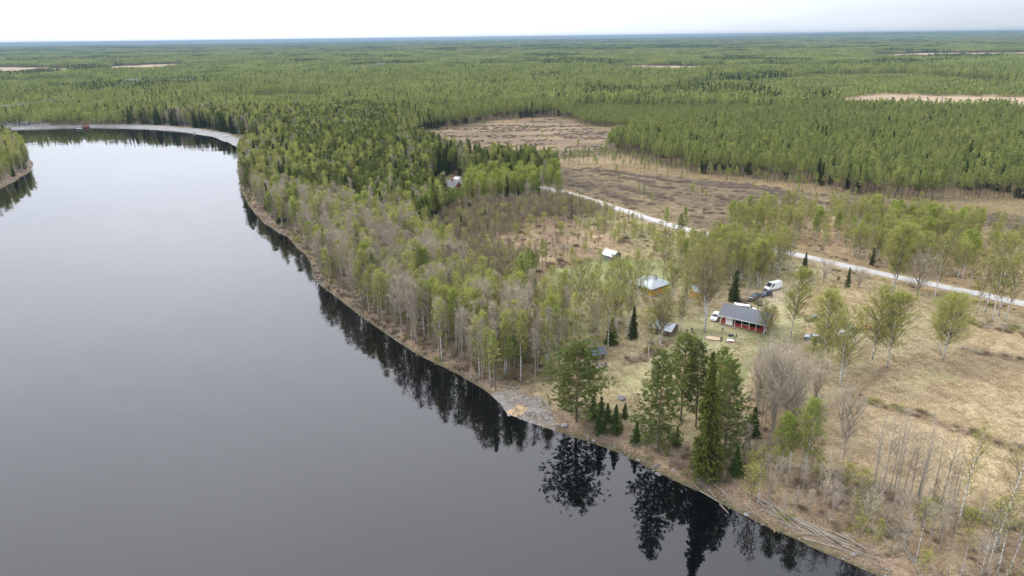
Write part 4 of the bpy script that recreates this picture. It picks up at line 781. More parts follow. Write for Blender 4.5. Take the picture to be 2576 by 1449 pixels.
BP = [patch(70 + i, 46, 180, MIX[i % 5], 16) for i in range(5)] + [patch(90, 46, 120, (.8, .02, .18), 12, (4, 7))]
fr = np.random.default_rng(31)
def far_fill(name, r0, r1, cell, meshes, nmix, label, hs=1.05):
    X_, Y_ = np.meshgrid(np.arange(-r1, r1, cell), np.arange(0, r1, cell)); x = X_.ravel(); y = Y_.ravel(); x = x + fr.uniform(-.25, .25, len(x)) * cell; y = y + fr.uniform(-.25, .25, len(y)) * cell
    r = np.hypot(x, y); k_ = (r >= r0) & (r < r1) & inview(x, y, 420); x, y = x[k_], y[k_]
    m = ~inpoly(x, y, RIVER); 
    for q in ('bog_a', 'bog_b', 'bog_c', 'bog_d', 'bog_e', 'bog_f'):
        m &= ~inpoly(x, y, POLY[q])
    x, y = x[m], y[m]; n = len(x); ty_ = fnoise(x, y, 260); t2 = fnoise(x + 4000, y, 120); low = inpoly(x, y, POLY['low_b']) | inpoly(x, y, POLY['low_c']) | inpoly(x, y, POLY['low_e']) | inpoly(x, y, POLY['low_d']) | inpoly(x, y, POLY['olive_bog']) | (fnoise(x, y + 7000, 420) > .74)
    ix = np.where(ty_ > .61, 4, np.where(ty_ < .36, 3, np.where(t2 > .54, 2, np.where(t2 < .42, 1, 0)))); sw = fr.random(n) < .25; ix = np.where(sw, fr.integers(0, 4, n), ix)
    if nmix == 10: ix = ix + 5 * fr.integers(0, 2, n)
    ix = np.where(low, len(meshes) - 1, ix); sz = fr.uniform(.85, 1.15, n); hgt_ = sz * (.85 + .4 * fnoise(x + 900, y, 300))
    scatter(name, meshes, np.stack([x, y, hz(x, y, np.full(n, 500.)) - .2], 1), ix, fr.integers(0, 4, n) * pi / 2 + fr.normal(0, .1, n), np.stack([np.ones(n) * hs, np.ones(n) * hs, hgt_], 1), label, 'forest'); print(name, n)
far_fill('distant_forest', 752, 1750, 15.5, SP, 10, 'distant forest of pines, spruces and birches beyond the clearcuts')
far_fill('horizon_forest', 1750, 7500, 44, BP, 5, 'far dark green forest reaching to the horizon')
far_fill('skyline_forest', 7500, 13500, 88, BP, 5, 'blue green forest fading into the haze at the skyline', 2.1)
# ------------------------------------------------------------------ built things
def box(g, x0, x1, y0, y1, z0, z1, mi=0):
    g.add([(x, y, z_) for x in (x0, x1) for y in (y0, y1) for z_ in (z0, z1)], [(0, 1, 3, 2), (4, 6, 7, 5), (0, 4, 5, 1), (2, 3, 7, 6), (0, 2, 6, 4), (1, 5, 7, 3)], mi)
def part(name, root, m, *boxes, **props):
    g = G()
    for b in boxes: box(g, *b)
    o = obj(name, g.mesh(name, [m]), root); tag(o, **props); return o
def bevel(o, w=.02): b = o.modifiers.new('soft edge', 'BEVEL'); b.width = w; b.segments = 2; b.limit_method = 'ANGLE'; return o
def boards(name, col, pitch=.15, axis=2, var=.25):
    t = NT(mat(name)); o = t.obj(); c_ = t.n('ShaderNodeSeparateXYZ', i={0: o}).outputs[axis]; w_ = t.math('FRACT', t.math('MULTIPLY', c_, 1 / pitch)); e = t.ramp(w_, (.0, (.45, .45, .45)), (.14, (1, 1, 1)), (.9, (1, 1, 1)), (1., (.45, .45, .45)))
    n = t.noise(2.2, 5, .7, o); base = t.mix(n, c4([x * (1 - var * 1.4) for x in col]), c4([x * (1 + var * .5) for x in col])); return t.pbr(t.mix(1., base, e, 'MULTIPLY'), .85)
RED = boards('red_boards', (.36, .035, .025)); YEL = boards('yellow_boards', (.62, .36, .07), .16); LOG = boards('grey_logs', (.25, .235, .225), .22); LOGB = boards('brown_logs', (.20, .12, .075), .2); FARRED = boards('dark_red_boards', (.30, .04, .035), .2)
def sheet(name, col, pitch=.45, rough=.35, metal=.0, stain=.35):
    t = NT(mat(name)); o = t.obj(); x_ = t.n('ShaderNodeSeparateXYZ', i={0: o}).outputs[0]; w_ = t.math('FRACT', t.math('MULTIPLY', x_, 1 / pitch)); e = t.ramp(w_, (.0, (.62, .62, .62)), (.10, (1, 1, 1)))
    n = t.noise(1.1, 6, .7, o); return t.pbr(t.mix(1., t.mix(n, c4([q * (1 - stain) for q in col]), c4(col)), e, 'MULTIPLY'), rough, Metallic=metal)
ZINC = sheet('white_zinc_roof', (.46, .49, .52)); GREY = sheet('grey_sheet_roof', (.33, .365, .385), .5, .4, .0, .25); DULL = sheet('weathered_sheet_roof', (.30, .35, .37), .5, .45, 0, .5); TEAL = sheet('teal_roof', (.16, .30, .30))
t = NT(mat('dark_roof_tiles')); o = t.obj(); yy_ = t.n('ShaderNodeSeparateXYZ', i={0: o}).outputs
e1 = t.ramp(t.math('FRACT', t.math('MULTIPLY', yy_[1], 1 / .42)), (0, (.30, .30, .30)), (.22, (1, 1, 1))); e2 = t.ramp(t.math('FRACT', t.math('MULTIPLY', yy_[0], 1 / .30)), (0, (.7, .7, .7)), (.2, (1, 1, 1)))
TILE = t.pbr(t.mix(1., t.mix(1., t.mix(t.noise(2, 4, .6, o), (.052, .06, .072, 1), (.088, .097, .113, 1)), e1, 'MULTIPLY'), e2, 'MULTIPLY'), .45)
DARK = plain('charcoal_felt', (.075, .085, .095), .7); FELT = plain('mossy_felt_roof', (.13, .15, .14), .9, .3)
WHITE = plain('white_paint', (.78, .78, .76), .5, .05); BLK = plain('black_iron', (.018, .018, .02), .45); DKIN = plain('painted_dark_interior', (.02, .018, .017), .9); WOOD = plain('bare_wood', (.42, .30, .18), .8, .3); GWOOD = plain('weathered_wood', (.27, .245, .22), .9, .3)  # DKIN: near-black colour put in for the shade of unlit insides
CONC = plain('concrete', (.42, .41, .39), .9); BRICK = boards('red_brick', (.32, .10, .07), .08); ZCH = plain('sheet_metal', (.40, .43, .45), .4); SAND = plain('sand', (.46, .33, .20), .95); ORNG = plain('yellow_plastic', (.75, .55, .05), .5)
STEEL = plain('grey_steel', (.42, .45, .45), .5, .05)
GLASS = NT(mat('window_glass')).pbr((.03, .04, .05, 1), .06); STONE = plain('granite', (.26, .245, .235), .9, .3, 2.); STONE2 = plain('dark_shore_stone', (.17, .155, .145), .9, .4, 3.); SILVERW = plain('silver_wood', (.36, .31, .245), .8, .35, 6.)

def roof(root, L_, D, z0, rise, oh, m, th=.10, name='roof', fascia=WHITE, ohx=None, split=.5):
    ohx = oh if ohx is None else ohx; x = L_ / 2 + ohx; yf = -D / 2; yb = D / 2; yr = yf + D * split; sf = rise / (yr - yf); g = G()
    prof = [(yf - oh, z0 - oh * sf), (yr, z0 + rise), (yb + oh, z0 - oh * rise / (yb - yr) if split < 1 else z0)]
    V = [(sx * x, y, z_ + dz) for sx in (-1, 1) for dz in (0, th) for y, z_ in prof]
    F__ = [(3, 4, 10, 9), (4, 5, 11, 10), (1, 0, 6, 7), (2, 1, 7, 8), (0, 3, 9, 6), (5, 2, 8, 11), (0, 1, 4, 3), (1, 2, 5, 4), (7, 6, 9, 10), (8, 7, 10, 11)]
    g.add(V, F__); r_ = obj(name, g.mesh(name, [m]), root)
    if fascia:
        g = G(); zf = z0 - oh * sf; box(g, -x - .012, x + .012, yf - oh - .03, yf - oh - .004, zf - .08, zf + th + .015)
        for sx in (-1, 1):
            for (ya, za), (yb_, zb_) in ((prof[0], prof[1]), (prof[1], prof[2])):
                g.add([(sx * (x + .015), ya, za - .08), (sx * (x + .015), yb_, zb_ - .08), (sx * (x + .015), yb_, zb_ + th + .02), (sx * (x + .015), ya, za + th + .02)], [(0, 1, 2, 3)])
        obj('fascia', g.mesh('fascia', [fascia]), r_)
    return r_
def gable_walls(root, L_, D, z0, h, rise, m, name='wall', y0=None, split=.5):
    g = G(); x = L_ / 2; ya = -D / 2 if y0 is None else y0; yb = D / 2; yr = -D / 2 + D * split; zf = z0 + h + (ya + D / 2) * rise / (yr + D / 2)
    P_ = [(ya, z0), (yb, z0), (yb, z0 + h), (yr, z0 + h + rise - .02), (ya, zf - .02)]; V = [(sx * x, y, z_) for sx in (-1, 1) for y, z_ in P_]
    g.add(V, [(0, 1, 6, 5), (1, 2, 7, 6), (0, 5, 9, 4)]); g.add(V, [(0, 4, 3), (0, 3, 2), (0, 2, 1), (5, 8, 9), (5, 7, 8), (5, 6, 7)]); return obj(name, g.mesh(name, [m]), root)
def window(root, side, p, z_, w_, h_, L_, D, fm=WHITE, mull=True, yoff=None):
    """side: f front (-y), b, l (-x), r (+x); p = position along the wall"""
    o = bpy.data.objects.new('window', None); C.objects.link(o); o.parent = root; yf = -D / 2 if yoff is None else yoff
    o.location, rz = {'f': ((p, yf, z_), 0), 'b': ((p, D / 2, z_), pi), 'l': ((-L_ / 2, p, z_), -pi / 2), 'r': ((L_ / 2, p, z_), pi / 2)}[side]; o.rotation_euler[2] = rz; t_ = .09
    part('pane', o, GLASS, (-w_ / 2, w_ / 2, -.02, .0, -h_ / 2, h_ / 2))
    fr = [(-w_ / 2 - t_, w_ / 2 + t_, -.05, .01, h_ / 2, h_ / 2 + t_), (-w_ / 2 - t_, w_ / 2 + t_, -.05, .01, -h_ / 2 - t_, -h_ / 2), (-w_ / 2 - t_, -w_ / 2, -.05, .01, -h_ / 2, h_ / 2), (w_ / 2, w_ / 2 + t_, -.05, .01, -h_ / 2, h_ / 2)]
    if mull: fr.append((-.03, .03, -.045, .005, -h_ / 2, h_ / 2))
    part('frame', o, fm, *fr); return o
R_A = radians
# red cottage with the porch
cx_, cy_ = 63.15, 169.7; zc_ = Hz(cx_, cy_) - .05
ct = empty('red_cottage', (cx_, cy_, zc_), R_A(-36), label='long red cottage with dark tiled roof, white posts and a covered porch', cat='house')
L_, D = 11.8, 7.2; h_ = 2.55; rise = 1.9; fl = .35
part('foundation', ct, CONC, *[(x - .2, x + .2, y - .2, y + .2, -.3, fl - .12) for x in np.linspace(-L_ / 2 + .3, L_ / 2 - .3, 6) for y in (-D / 2 + .25, D / 2 - .3, -D / 2 + 2.2)])
part('porch_floor', ct, WOOD, (-L_ / 2, L_ / 2, -D / 2, -D / 2 + 1.995, fl - .12, fl))
gable_walls(ct, L_, D, fl - .12, h_ + .12, rise, RED, 'wall', y0=-D / 2 + 2.0); roof(ct, L_, D, fl + h_, rise, .55, TILE, .14)
part('painted_porch_shade', ct, DKIN, (-2.4, 4.2, -D / 2 + 1.93, -D / 2 + 1.99, fl + .1, fl + 2.35))  # near-black sheet over the red wall: the porch's inner shade painted as colour
for x in (-5.8, -4.4, -1.95, -.1, 1.9, 3.7, 5.8): part('post', ct, WHITE, (x - .07, x + .07, -D / 2 + .02, -D / 2 + .16, fl, fl + h_ - .03))
for a, b in ((-5.7, -4.0), (-1.85, -.18), (-.02, 1.82), (1.98, 3.62), (3.78, 5.7)): part('railing', ct, RED, *[(a, b, -D / 2 + .04, -D / 2 + .10, fl + z_, fl + z_ + .22) for z_ in (.04, .3, .56)], (a, b, -D / 2 + .0, -D / 2 + .14, fl + .82, fl + .9))
part('white_screen', ct, WHITE, (-4.25, -2.5, -D / 2 - .06, -D / 2 + .0, fl + .05, fl + 2.2), label='white board panel closing the porch bay'); part('step', ct, GWOOD, (-2.4, -1.3, -D / 2 - .7, -D / 2 - .02, .0, .16)); part('step', ct, GWOOD, (-2.4, -1.3, -D / 2 - .35, -D / 2 - .02, .165, .29))
part('corner_board', ct, WHITE, (L_ / 2 - .1, L_ / 2 + .03, -D / 2 + 1.9, -D / 2 + 2.05, fl - .1, fl + h_ - .1)); window(ct, 'r', .9, fl + 1.3, 1.0, 1.0, L_, D); window(ct, 'l', 1., fl + 1.3, .9, .9, L_, D)
part('chimney', ct, BRICK, (1.6, 2.2, 1.0, 1.6, fl + h_ + .4, fl + h_ + 2.2)) if False else None
def local(root, x, y, z_=0.): return Matrix.Translation(root.location) @ Matrix.Rotation(root.rotation_euler[2], 4, 'Z') @ Vector((x, y, z_))
p = local(ct, .6, -D / 2 + .9, fl); tb = empty('porch_table', p, R_A(-36), label='white topped table behind the red porch railing', cat='table'); part('table_top', tb, WHITE, (-.8, .8, -.35, .35, .72, .76)); [part('leg', tb, WOOD, (sx * .7 - .03, sx * .7 + .03, sy * .28 - .03, sy * .28 + .03, 0, .718)) for sx in (-1, 1) for sy in (-1, 1)]
# yellow house
yh = empty('yellow_house', (42.35, 197.6, Hz(42.3, 197) - .05), R_A(-52), label='yellow house with a pale metal hip roof and a big metal chimney', cat='house')
L_, D = 8.4, 8.2; part('foundation', yh, CONC, (-L_ / 2 - .05, L_ / 2 + .05, -D / 2 - 1.2, D / 2 + .05, -.3, .25))
part('wall', yh, YEL, (-L_ / 2, L_ / 2 - 2.2, -D / 2 + .8, D / 2, .252, 2.75), (L_ / 2 - 2.195, L_ / 2, -D / 2, D / 2, .252, 2.75))
g = G(); ox, oy = L_ / 2 + .7, D / 2 + .75; zt = 2.72; g.add([(-ox, -oy, zt), (ox, -oy, zt), (ox, oy, zt), (-ox, oy, zt), (-1.3, 0, zt + 1.5), (1.3, 0, zt + 1.5), (-ox, -oy, zt - .12), (ox, -oy, zt - .12), (ox, oy, zt - .12), (-ox, oy, zt - .12)], [(0, 1, 5, 4), (2, 3, 4, 5), (6, 7, 1, 0), (7, 8, 2, 1), (8, 9, 3, 2), (9, 6, 0, 3), (9, 8, 7, 6)]); g.add([(ox, -oy, zt), (ox, oy, zt), (1.3, 0, zt + 1.5), (-ox, oy, zt), (-ox, -oy, zt), (-1.3, 0, zt + 1.5)], [(0, 1, 2), (3, 4, 5)]); rf = obj('roof', g.mesh('roof', [GREY]), yh)
part('chimney', yh, ZCH, (.9, 1.9, .5, 1.3, zt + .8, zt + 2.3)); part('chimney_cap', yh, BLK, (.85, 1.95, .45, 1.35, zt + 2.302, zt + 2.36))
window(yh, 'f', -1.6, 1.6, 1.3, 1.2, L_, D, yoff=-D / 2 + .8); window(yh, 'r', -1.9, 1.8, 1.2, .6, L_, D); window(yh, 'r', 1.7, 1.8, 1.2, .9, L_, D); part('door', yh, plain('brown_door', (.25, .12, .06), .6), (1.0, 1.85, -D / 2 + .74, -D / 2 + .798, .26, 2.3))
for x in (-3.9, -.6, 1.9): part('post', yh, WHITE, (x - .07, x + .07, -D / 2 - .65, -D / 2 - .52, .25, 2.58))
# small yellow shed
ys = empty('yellow_shed', (55.6, 192.6, Hz(55.6, 192.6) - .05), R_A(35), label='small yellow shed with grey gable roof behind the thin birches', cat='shed'); gable_walls(ys, 5., 4.2, 0, 2.3, 1.3, YEL); roof(ys, 5., 4.2, 2.3, 1.3, .45, DULL, .08); window(ys, 'l', -.3, 1.5, .7, .8, 5., 4.2, mull=False); window(ys, 'f', .3, 1.4, .7, .7, 5., 4.2)
# log barn
lb_ = empty('log_barn', (35.1, 229., Hz(35, 229) - .05), R_A(-49), label='grey log barn with a pale tin roof on the open clearing', cat='barn'); gable_walls(lb_, 4.6, 4.4, 0, 2.2, 1.25, LOG); roof(lb_, 4.6, 4.4, 2.2, 1.25, .45, ZINC, .08, fascia=GWOOD); part('door', lb_, DKIN, (2.3, 2.33, .1, 1.0, .25, 1.7)); part('hatch', lb_, DKIN, (2.3, 2.33, -1.3, -.6, .7, 1.3)); part('log_end', lb_, GWOOD, *[(2.2, 2.42, sy * 2.2 - .07, sy * 2.2 + .07, z_, z_ + .16) for sy in (-1, 1) for z_ in np.arange(.1, 2.1, .22)])
# log sauna with lean-to
sa = empty('log_sauna', (40.4, 165.3, Hz(40, 165) - .05), R_A(-36.5), label='low log sauna with a weathered grey metal roof above the yard', cat='sauna'); gable_walls(sa, 4.6, 4.6, 0, 2.0, 1.0, LOGB); roof(sa, 4.6, 4.6, 2.0, 1.0, .55, DULL, .08, fascia=GWOOD)
g = G(); g.add([(-4.4, -2.4, 1.55), (-2.55, -2.4, 1.95), (-2.55, 1.6, 1.95), (-4.4, 1.6, 1.55), (-4.4, -2.4, 1.47), (-2.55, -2.4, 1.87), (-2.55, 1.6, 1.87), (-4.4, 1.6, 1.47)], [(0, 1, 2, 3), (7, 6, 5, 4), (0, 4, 5, 1), (1, 5, 6, 2), (2, 6, 7, 3), (3, 7, 4, 0)]); obj('lean_to_roof', g.mesh('lean_to_roof', [FELT]), sa)
part('woodpile', sa, boards('stacked_firewood', (.34, .14, .07), .12), (-4.1, -2.4, -2.1, 1.3, 0, 1.0)); g = G(); g.tube([(-2.32, -2.55, .1), (-2.32, -2.6, 1.9)], .06, 6); obj('drainpipe', g.mesh('drainpipe', [WHITE], True), sa); window(sa, 'f', .6, 1.1, .8, .5, 4.6, 4.6, mull=False); part('door', sa, DKIN, (-1.6, -.8, -2.33, -2.302, .1, 1.75)); part('log_end', sa, GWOOD, *[(2.2, 2.45, sy * 2.3 - .08, sy * 2.3 + .08, z_, z_ + .16) for sy in (-1, 1) for z_ in np.arange(.1, 1.9, .22)])
# cabin near the boat
cp = P(1500, 903); cb_ = empty('log_cabin', (cp[0], cp[1] + .8, Hz(*cp) - .05), R_A(16), label='small brown log cabin with a dark roof beside the grounded boat', cat='cabin'); gable_walls(cb_, 3.4, 3.2, 0, 1.7, 1.0, LOGB); roof(cb_, 3.4, 3.2, 1.7, 1.0, .4, DARK, .08, fascia=None); window(cb_, 'f', .2, 1.05, .75, .55, 3.4, 3.2, fm=ORNG if False else plain('pale_yellow_paint', (.70, .62, .35), .6))
# far red cottage
fc = empty('far_red_cottage', (-29.5, 348, Hz(-29, 347) - .05), R_A(-42), label='red cottage far up the bank with dark roof and white gable window', cat='house'); gable_walls(fc, 8.5, 6.4, 0, 3.4, 2.6, FARRED); roof(fc, 8.5, 6.4, 3.4, 2.6, .5, DARK, .14); window(fc, 'r', 0, 4.1, 1.2, 1.3, 8.5, 6.4); window(fc, 'r', -.6, 1.6, 1.3, 1.2, 8.5, 6.4); window(fc, 'f', 2.6, 1.9, 1.1, 1.1, 8.5, 6.4)
part('chimney', fc, BRICK, (-1.2, -.3, -.5, .4, 5.3, 7.3)); part('corner_board', fc, WHITE, (4.15, 4.27, -3.22, -3.08, 0, 3.3)); part('porch', fc, YEL, (-.8, 3.9, -5.0, -3.25, .2, 1.1), (-.8, -.6, -5.0, -4.8, 1.11, 2.7), (3.7, 3.9, -5.0, -4.8, 1.11, 2.7)); part('deck', fc, GWOOD, (-2.5, 4.5, -6.2, -3.26, -.1, .18))
fc.scale = (.82, .82, .82)
oc = empty('outbuilding', (-27.5, 355, Hz(-27, 355) - .05), R_A(-42), label='pale outbuilding roof showing just behind the far red cottage', cat='shed'); gable_walls(oc, 3.4, 3.2, 0, 4.6, 1., WHITE); roof(oc, 3.4, 3.2, 4.6, 1.0, .3, CONC, .1, fascia=None)
# far shore cottages
def far_house(u_, v_, rz, L_, D, h_, rise, wm_, rm, label, nm='far_shore_cottage'):
    q = P(u_, v_); r_ = empty(nm, (q[0], q[1], Hz(*q) - .1), R_A(rz), label=label, cat='cottage'); gable_walls(r_, L_, D, 0, h_, rise, wm_); roof(r_, L_, D, h_, rise, .5, rm, .12); window(r_, 'f', 1, h_ * .55, 1.2, 1., L_, D); return r_
far_house(222, 296, -10, 13, 8, 3.4, 2.6, LOGB, TEAL, 'brown cottage with teal roof among spruces on the far shore'); far_house(153, 298, 8, 8, 6, 2.8, 2., LOGB, DARK, 'low dark cottage among trees on the far shore')
far_house(490, 319, -60, 3.5, 3, 3.2, 1.6, FARRED, DARK, 'small red shed near the boat on the far shore', 'red_shed'); far_house(487, 293, -20, 11, 7, 3.2, 2.4, WHITE, DULL, 'white cottage half hidden in trees on the far shore'); far_house(522, 291, 10, 9, 6, 3, 2.2, FARRED, DULL, 'red cottage half hidden in trees on the far shore')
far_house(767, 424, -50, 7, 5, 2.6, 1.8, LOGB, ZINC, 'cabin whose bright roof shows among dark trees of the river wood', 'river_wood_cabin')
q = P(213, 316); rp = empty('red_landing', (q[0], q[1], Hz(*q)), R_A(0), label='orange red timber landing on the slope of the far shore', cat='landing'); RD = plain('orange_red_paint', (.36, .12, .07), .7); part('deck', rp, RD, (-3.2, 3.2, -2, 2, .9, 1.1)); part('railing', rp, RD, (-3.2, 3.2, -2.1, -2.0, 1.7, 1.9), (-3.2, 3.2, 2.0, 2.1, 1.1, 2.6)); [part('leg', rp, RD, (x - .15, x + .15, y - .15, y + .15, -.8, .9)) for x in (-3, 0, 3) for y in (-1.8, 1.8)]
# boats
def boat(loc, rz, L_, m, label, tilt=0.):
    g = G(); st = []; xs_ = np.linspace(-1, 1, 11); Bm = .17 * L_
    for x in xs_:
        w_ = Bm * (1 - abs(x) ** 2.4) ** .8 + .02; sh = .12 * L_ * (.75 + .35 * x * x); k_ = .10 * L_ * abs(x) ** 3 * .6
        st.append([(x * L_ / 2, -w_, sh), (x * L_ / 2, -w_ * .8, sh * .45 + k_ * .3), (x * L_ / 2, 0, k_), (x * L_ / 2, w_ * .8, sh * .45 + k_ * .3), (x * L_ / 2, w_, sh)])
    V = np.array(st).reshape(-1, 3); ii = (np.arange(10)[:, None] * 5 + np.arange(4)[None]).ravel(); F__ = np.stack([ii, ii + 1, ii + 6, ii + 5], 1)
    r_ = empty('rowing_boat', loc, rz, label=label, cat='boat'); r_.rotation_euler[0] = tilt; g.add(V, F__); hu = obj('hull', g.mesh('hull', [m], True), r_); so = hu.modifiers.new('thick', 'SOLIDIFY'); so.thickness = .04
    for x in (-.25, .2, .6): part('thwart', r_, WOOD, (x * L_ / 2 - .12, x * L_ / 2 + .12, -Bm * .8, Bm * .8, .085 * L_, .085 * L_ + .03))
    for sy in (0, 4): g = G(); g.tube([s_[sy] for s_ in st], .03, 5); obj('gunwale', g.mesh('gunwale', [m], True), r_)
    return r_
q = GP(1506, 927); boat(q + Vector((0, 0, .02)), R_A(32), 5.2, plain('dark_tarred_wood', (.13, .125, .12), .8), 'dark wooden rowing boat grounded on grass beside the log cabin', .12)
for u_, v_, a, l_ in ((200, 320, 20, 'white boat pulled up below the red landing on the far shore'), (491, 329, 50, 'white boat on the gravel beside the small red shed'), (568, 343, 10, 'white boat near the curve of the far gravel beach')): q = GP(u_, v_); q.z = max(q.z, .3); boat(q + Vector((0, 0, .05)), R_A(a), 5.5, WHITE, l_)

# vehicles -------------------------------------------------------------
def frus(b, zb_, t_, zt_):
    (x0, x1, w0), (a0, a1, w1) = b, t_; return np.array([(x0, -w0, zb_), (x1, -w0, zb_), (x1, w0, zb_), (x0, w0, zb_), (a0, -w1, zt_), (a1, -w1, zt_), (a1, w1, zt_), (a0, w1, zt_)])
FF = {'l': (1, 0, 4, 5), 'f': (2, 1, 5, 6), 'r': (3, 2, 6, 7), 'b': (0, 3, 7, 4), 't': (4, 7, 6, 5)}
def on_face(V, f, u0, u1, v0, v1, d=.012):
    a, b, c_, e = (V[i] for i in FF[f]); n = np.cross(b - a, e - a); n /= np.linalg.norm(n); n = -n if np.dot(n, (V.mean(0) - a)) > 0 else n
    q = lambda u_, v_: (a * (1 - u_) + b * u_) * (1 - v_) + (e * (1 - u_) + c_ * u_) * v_ + n * d
    return [q(u0, v0), q(u1, v0), q(u1, v1), q(u0, v1)]
TYRE = plain('tyre_rubber', (.02, .02, .02), .9); RIM = plain('wheel_rim', (.45, .45, .47), .35); LAMP = NT(mat('headlight_glass')).pbr((.75, .78, .80, 1), .1); TAIL = plain('tail_light_red', (.45, .02, .02), .3); PLAST = plain('black_plastic', (.03, .03, .032), .6)
def paint_(name, c_, r=.25): return NT(mat(name)).pbr(c4(c_), r, **{'Coat Weight': .6})
def vehicle(name, loc, rz, L_, Wd, zl, cabin, mt, label, cat='car', hood=.0, wr=.33, doors=2, glass_side=((.08, .46), (.52, .92)), tail_open=False, nose=.82):
    """front is +x. zl: (sill, belt); cabin: (x0, x1, roof x0, roof x1, roof height, top half width)"""
    r_ = empty(name, loc, rz, label=label, cat=cat); w_ = Wd / 2; z0, zb_ = zl; hx = L_ / 2; cx0, cx1, tx0, tx1, zt_, tw = cabin
    st = [(-hx, .86, z0 + .12, zb_ * .93), (-hx + .12, .95, z0, zb_ * .985), (cx0, 1., z0 - .02, zb_), (cx1, 1., z0 - .02, zb_), (hx - .35, .97, z0, zb_ * (nose + .1)), (hx - .06, .88, z0 + .03, zb_ * nose), (hx, .80, z0 + .14, zb_ * (nose - .12))]
    V = []
    for x, ww, a, b in st:
        ww *= w_; V += [(x, -ww * .92, a), (x, -ww, a + (b - a) * .35), (x, -ww * .97, b - .06), (x, -ww * .86, b), (x, ww * .86, b), (x, ww * .97, b - .06), (x, ww, a + (b - a) * .35), (x, ww * .92, a)]
    n = len(st); ii = (np.arange(n - 1)[:, None] * 8 + np.arange(8)[None]).ravel(); jj = (np.arange(n - 1)[:, None] * 8 + (np.arange(8)[None] + 1) % 8).ravel(); g = G(); g.add(V, np.stack([ii, jj, jj + 8, ii + 8], 1)); g.add(V[:8], [range(8)]); g.add(V[-8:], [list(range(8))[::-1]])
    Fv = frus((cx0, cx1, w_ * .92), zb_ - .03, (tx0, tx1, tw), zt_); g.add(Fv, [FF[q] for q in 'lfrbt']); body = bevel(obj('body', g.mesh('body', [mt], False), r_), .035)
    gp_ = [('windscreen', 'f', .06, .94, .06, .93)] + [('rear_window', 'b', .08, .92, .25, .9)]
    for nm_, f_, a, b, c_, d_ in gp_:
        g = G(); g.add(on_face(Fv, f_, a, b, c_, d_), [(0, 1, 2, 3)]); obj(nm_, g.mesh(nm_, [GLASS]), r_)
    for f_ in 'lr':
        for a, b in glass_side:
            if f_ == 'l': a, b = 1 - b, 1 - a
            if f_ == 'r': pass
            a2, b2 = (a, b) if f_ == 'l' else (1 - b, 1 - a); a2, b2 = (1 - b2, 1 - a2) if f_ == 'l' else (a2, b2)
            g = G(); g.add(on_face(Fv, f_, 1 - b2 if f_ == 'r' else 1 - b2, 1 - a2, .14, .88), [(0, 1, 2, 3)]); obj('side_window', g.mesh('side_window', [GLASS]), r_)
    for sx in (-1, 1):
        for sy in (-1, 1):
            wc = (sx * (hx - .85) if sx > 0 else -hx + .82, sy * (w_ - .09), wr); g = G(); th = np.linspace(0, 2 * pi, 17)[:-1]
            ring = lambda rr_, y: [(wc[0] + rr_ * cos(a), y, wc[2] + rr_ * sin(a)) for a in th]
            y0, y1 = wc[1] - .11, wc[1] + .11; Vv = ring(wr, y0) + ring(wr, y1); k_ = np.arange(16); g.add(Vv, np.stack([k_, (k_ + 1) % 16, (k_ + 1) % 16 + 16, k_ + 16], 1)); g.add(ring(wr, y0), [list(range(16))]); g.add(ring(wr, y1), [list(range(16))[::-1]])
            wh = obj('wheel', g.mesh('wheel', [TYRE]), r_); g = G(); yo = wc[1] + sy * .118; g.add(ring(wr * .62, yo), [list(range(16))]); obj('rim', g.mesh('rim', [RIM]), wh)
        part('bumper', r_, PLAST if cat == 'van' else mt, (sx * hx - .06, sx * hx + .06, -w_ * .82, w_ * .82, z0 + .02, z0 + .24))
    for sy in (-1, 1):
        part('headlight', r_, LAMP, (hx - .20, hx + .012, sy * w_ * .64 - .17, sy * w_ * .64 + .17, zb_ * nose - .30, zb_ * nose - .13)); part('tail_light', r_, TAIL, (-hx - .012, -hx + .1, sy * w_ * .72 - .1, sy * w_ * .72 + .1, zb_ - .4, zb_ - .12)); part('mirror', r_, mt if cat != 'van' else PLAST, (cx1 - .75, cx1 - .6, sy * (w_ + .09) - .09, sy * (w_ + .09) + .09, zb_ + .0, zb_ + .18))
    part('grille', r_, PLAST, (hx - .05, hx + .02, -w_ * .42, w_ * .42, z0 + .26, zb_ * nose - .16))
    if tail_open:
        g = G(); a = np.array([(-.0, -.8, 0), (-.0, .8, 0), (-1.25, .75, .18), (-1.25, -.75, .18)]); a2 = a - (0, 0, .06); g.add(np.vstack([a, a2]), [(0, 1, 2, 3), (7, 6, 5, 4), (0, 4, 5, 1), (1, 5, 6, 2), (2, 6, 7, 3), (3, 7, 4, 0)]); o = obj('tailgate', g.mesh('tailgate', [mt]), r_); o.location = (tx0 + .02, 0, zt_ + .03)
    return r_
WP = paint_('white_car_paint', (.80, .80, .80)); NV = paint_('dark_blue_car_paint', (.02, .032, .06)); GR = paint_('dark_grey_car_paint', (.05, .06, .07)); BK = paint_('black_car_paint', (.015, .016, .018)); SL = paint_('grey_car_paint', (.22, .26, .29)); BL = paint_('blue_car_paint', (.05, .12, .25)); RDC = paint_('red_car_paint', (.35, .03, .03))
def at_g(x, y, dz=.0): return (x, y, Hz(x, y) + dz)
van = vehicle('delivery_van', at_g(80.3, 196.8), R_A(207 + 0), 6.0, 2.05, (.35, 1.25), (-2.98, 2.25, -2.92, 1.35, 2.5, .88), WP, 'large white delivery van parked on the driveway behind the cars', 'van', glass_side=((.74, .93),), wr=.36)
vehicle('parked_car', at_g(76.2, 191.6), R_A(212), 4.4, 1.78, (.28, .95), (-1.9, 1.0, -1.45, .3, 1.45, .68), NV, 'dark blue car parked right in front of the white van')
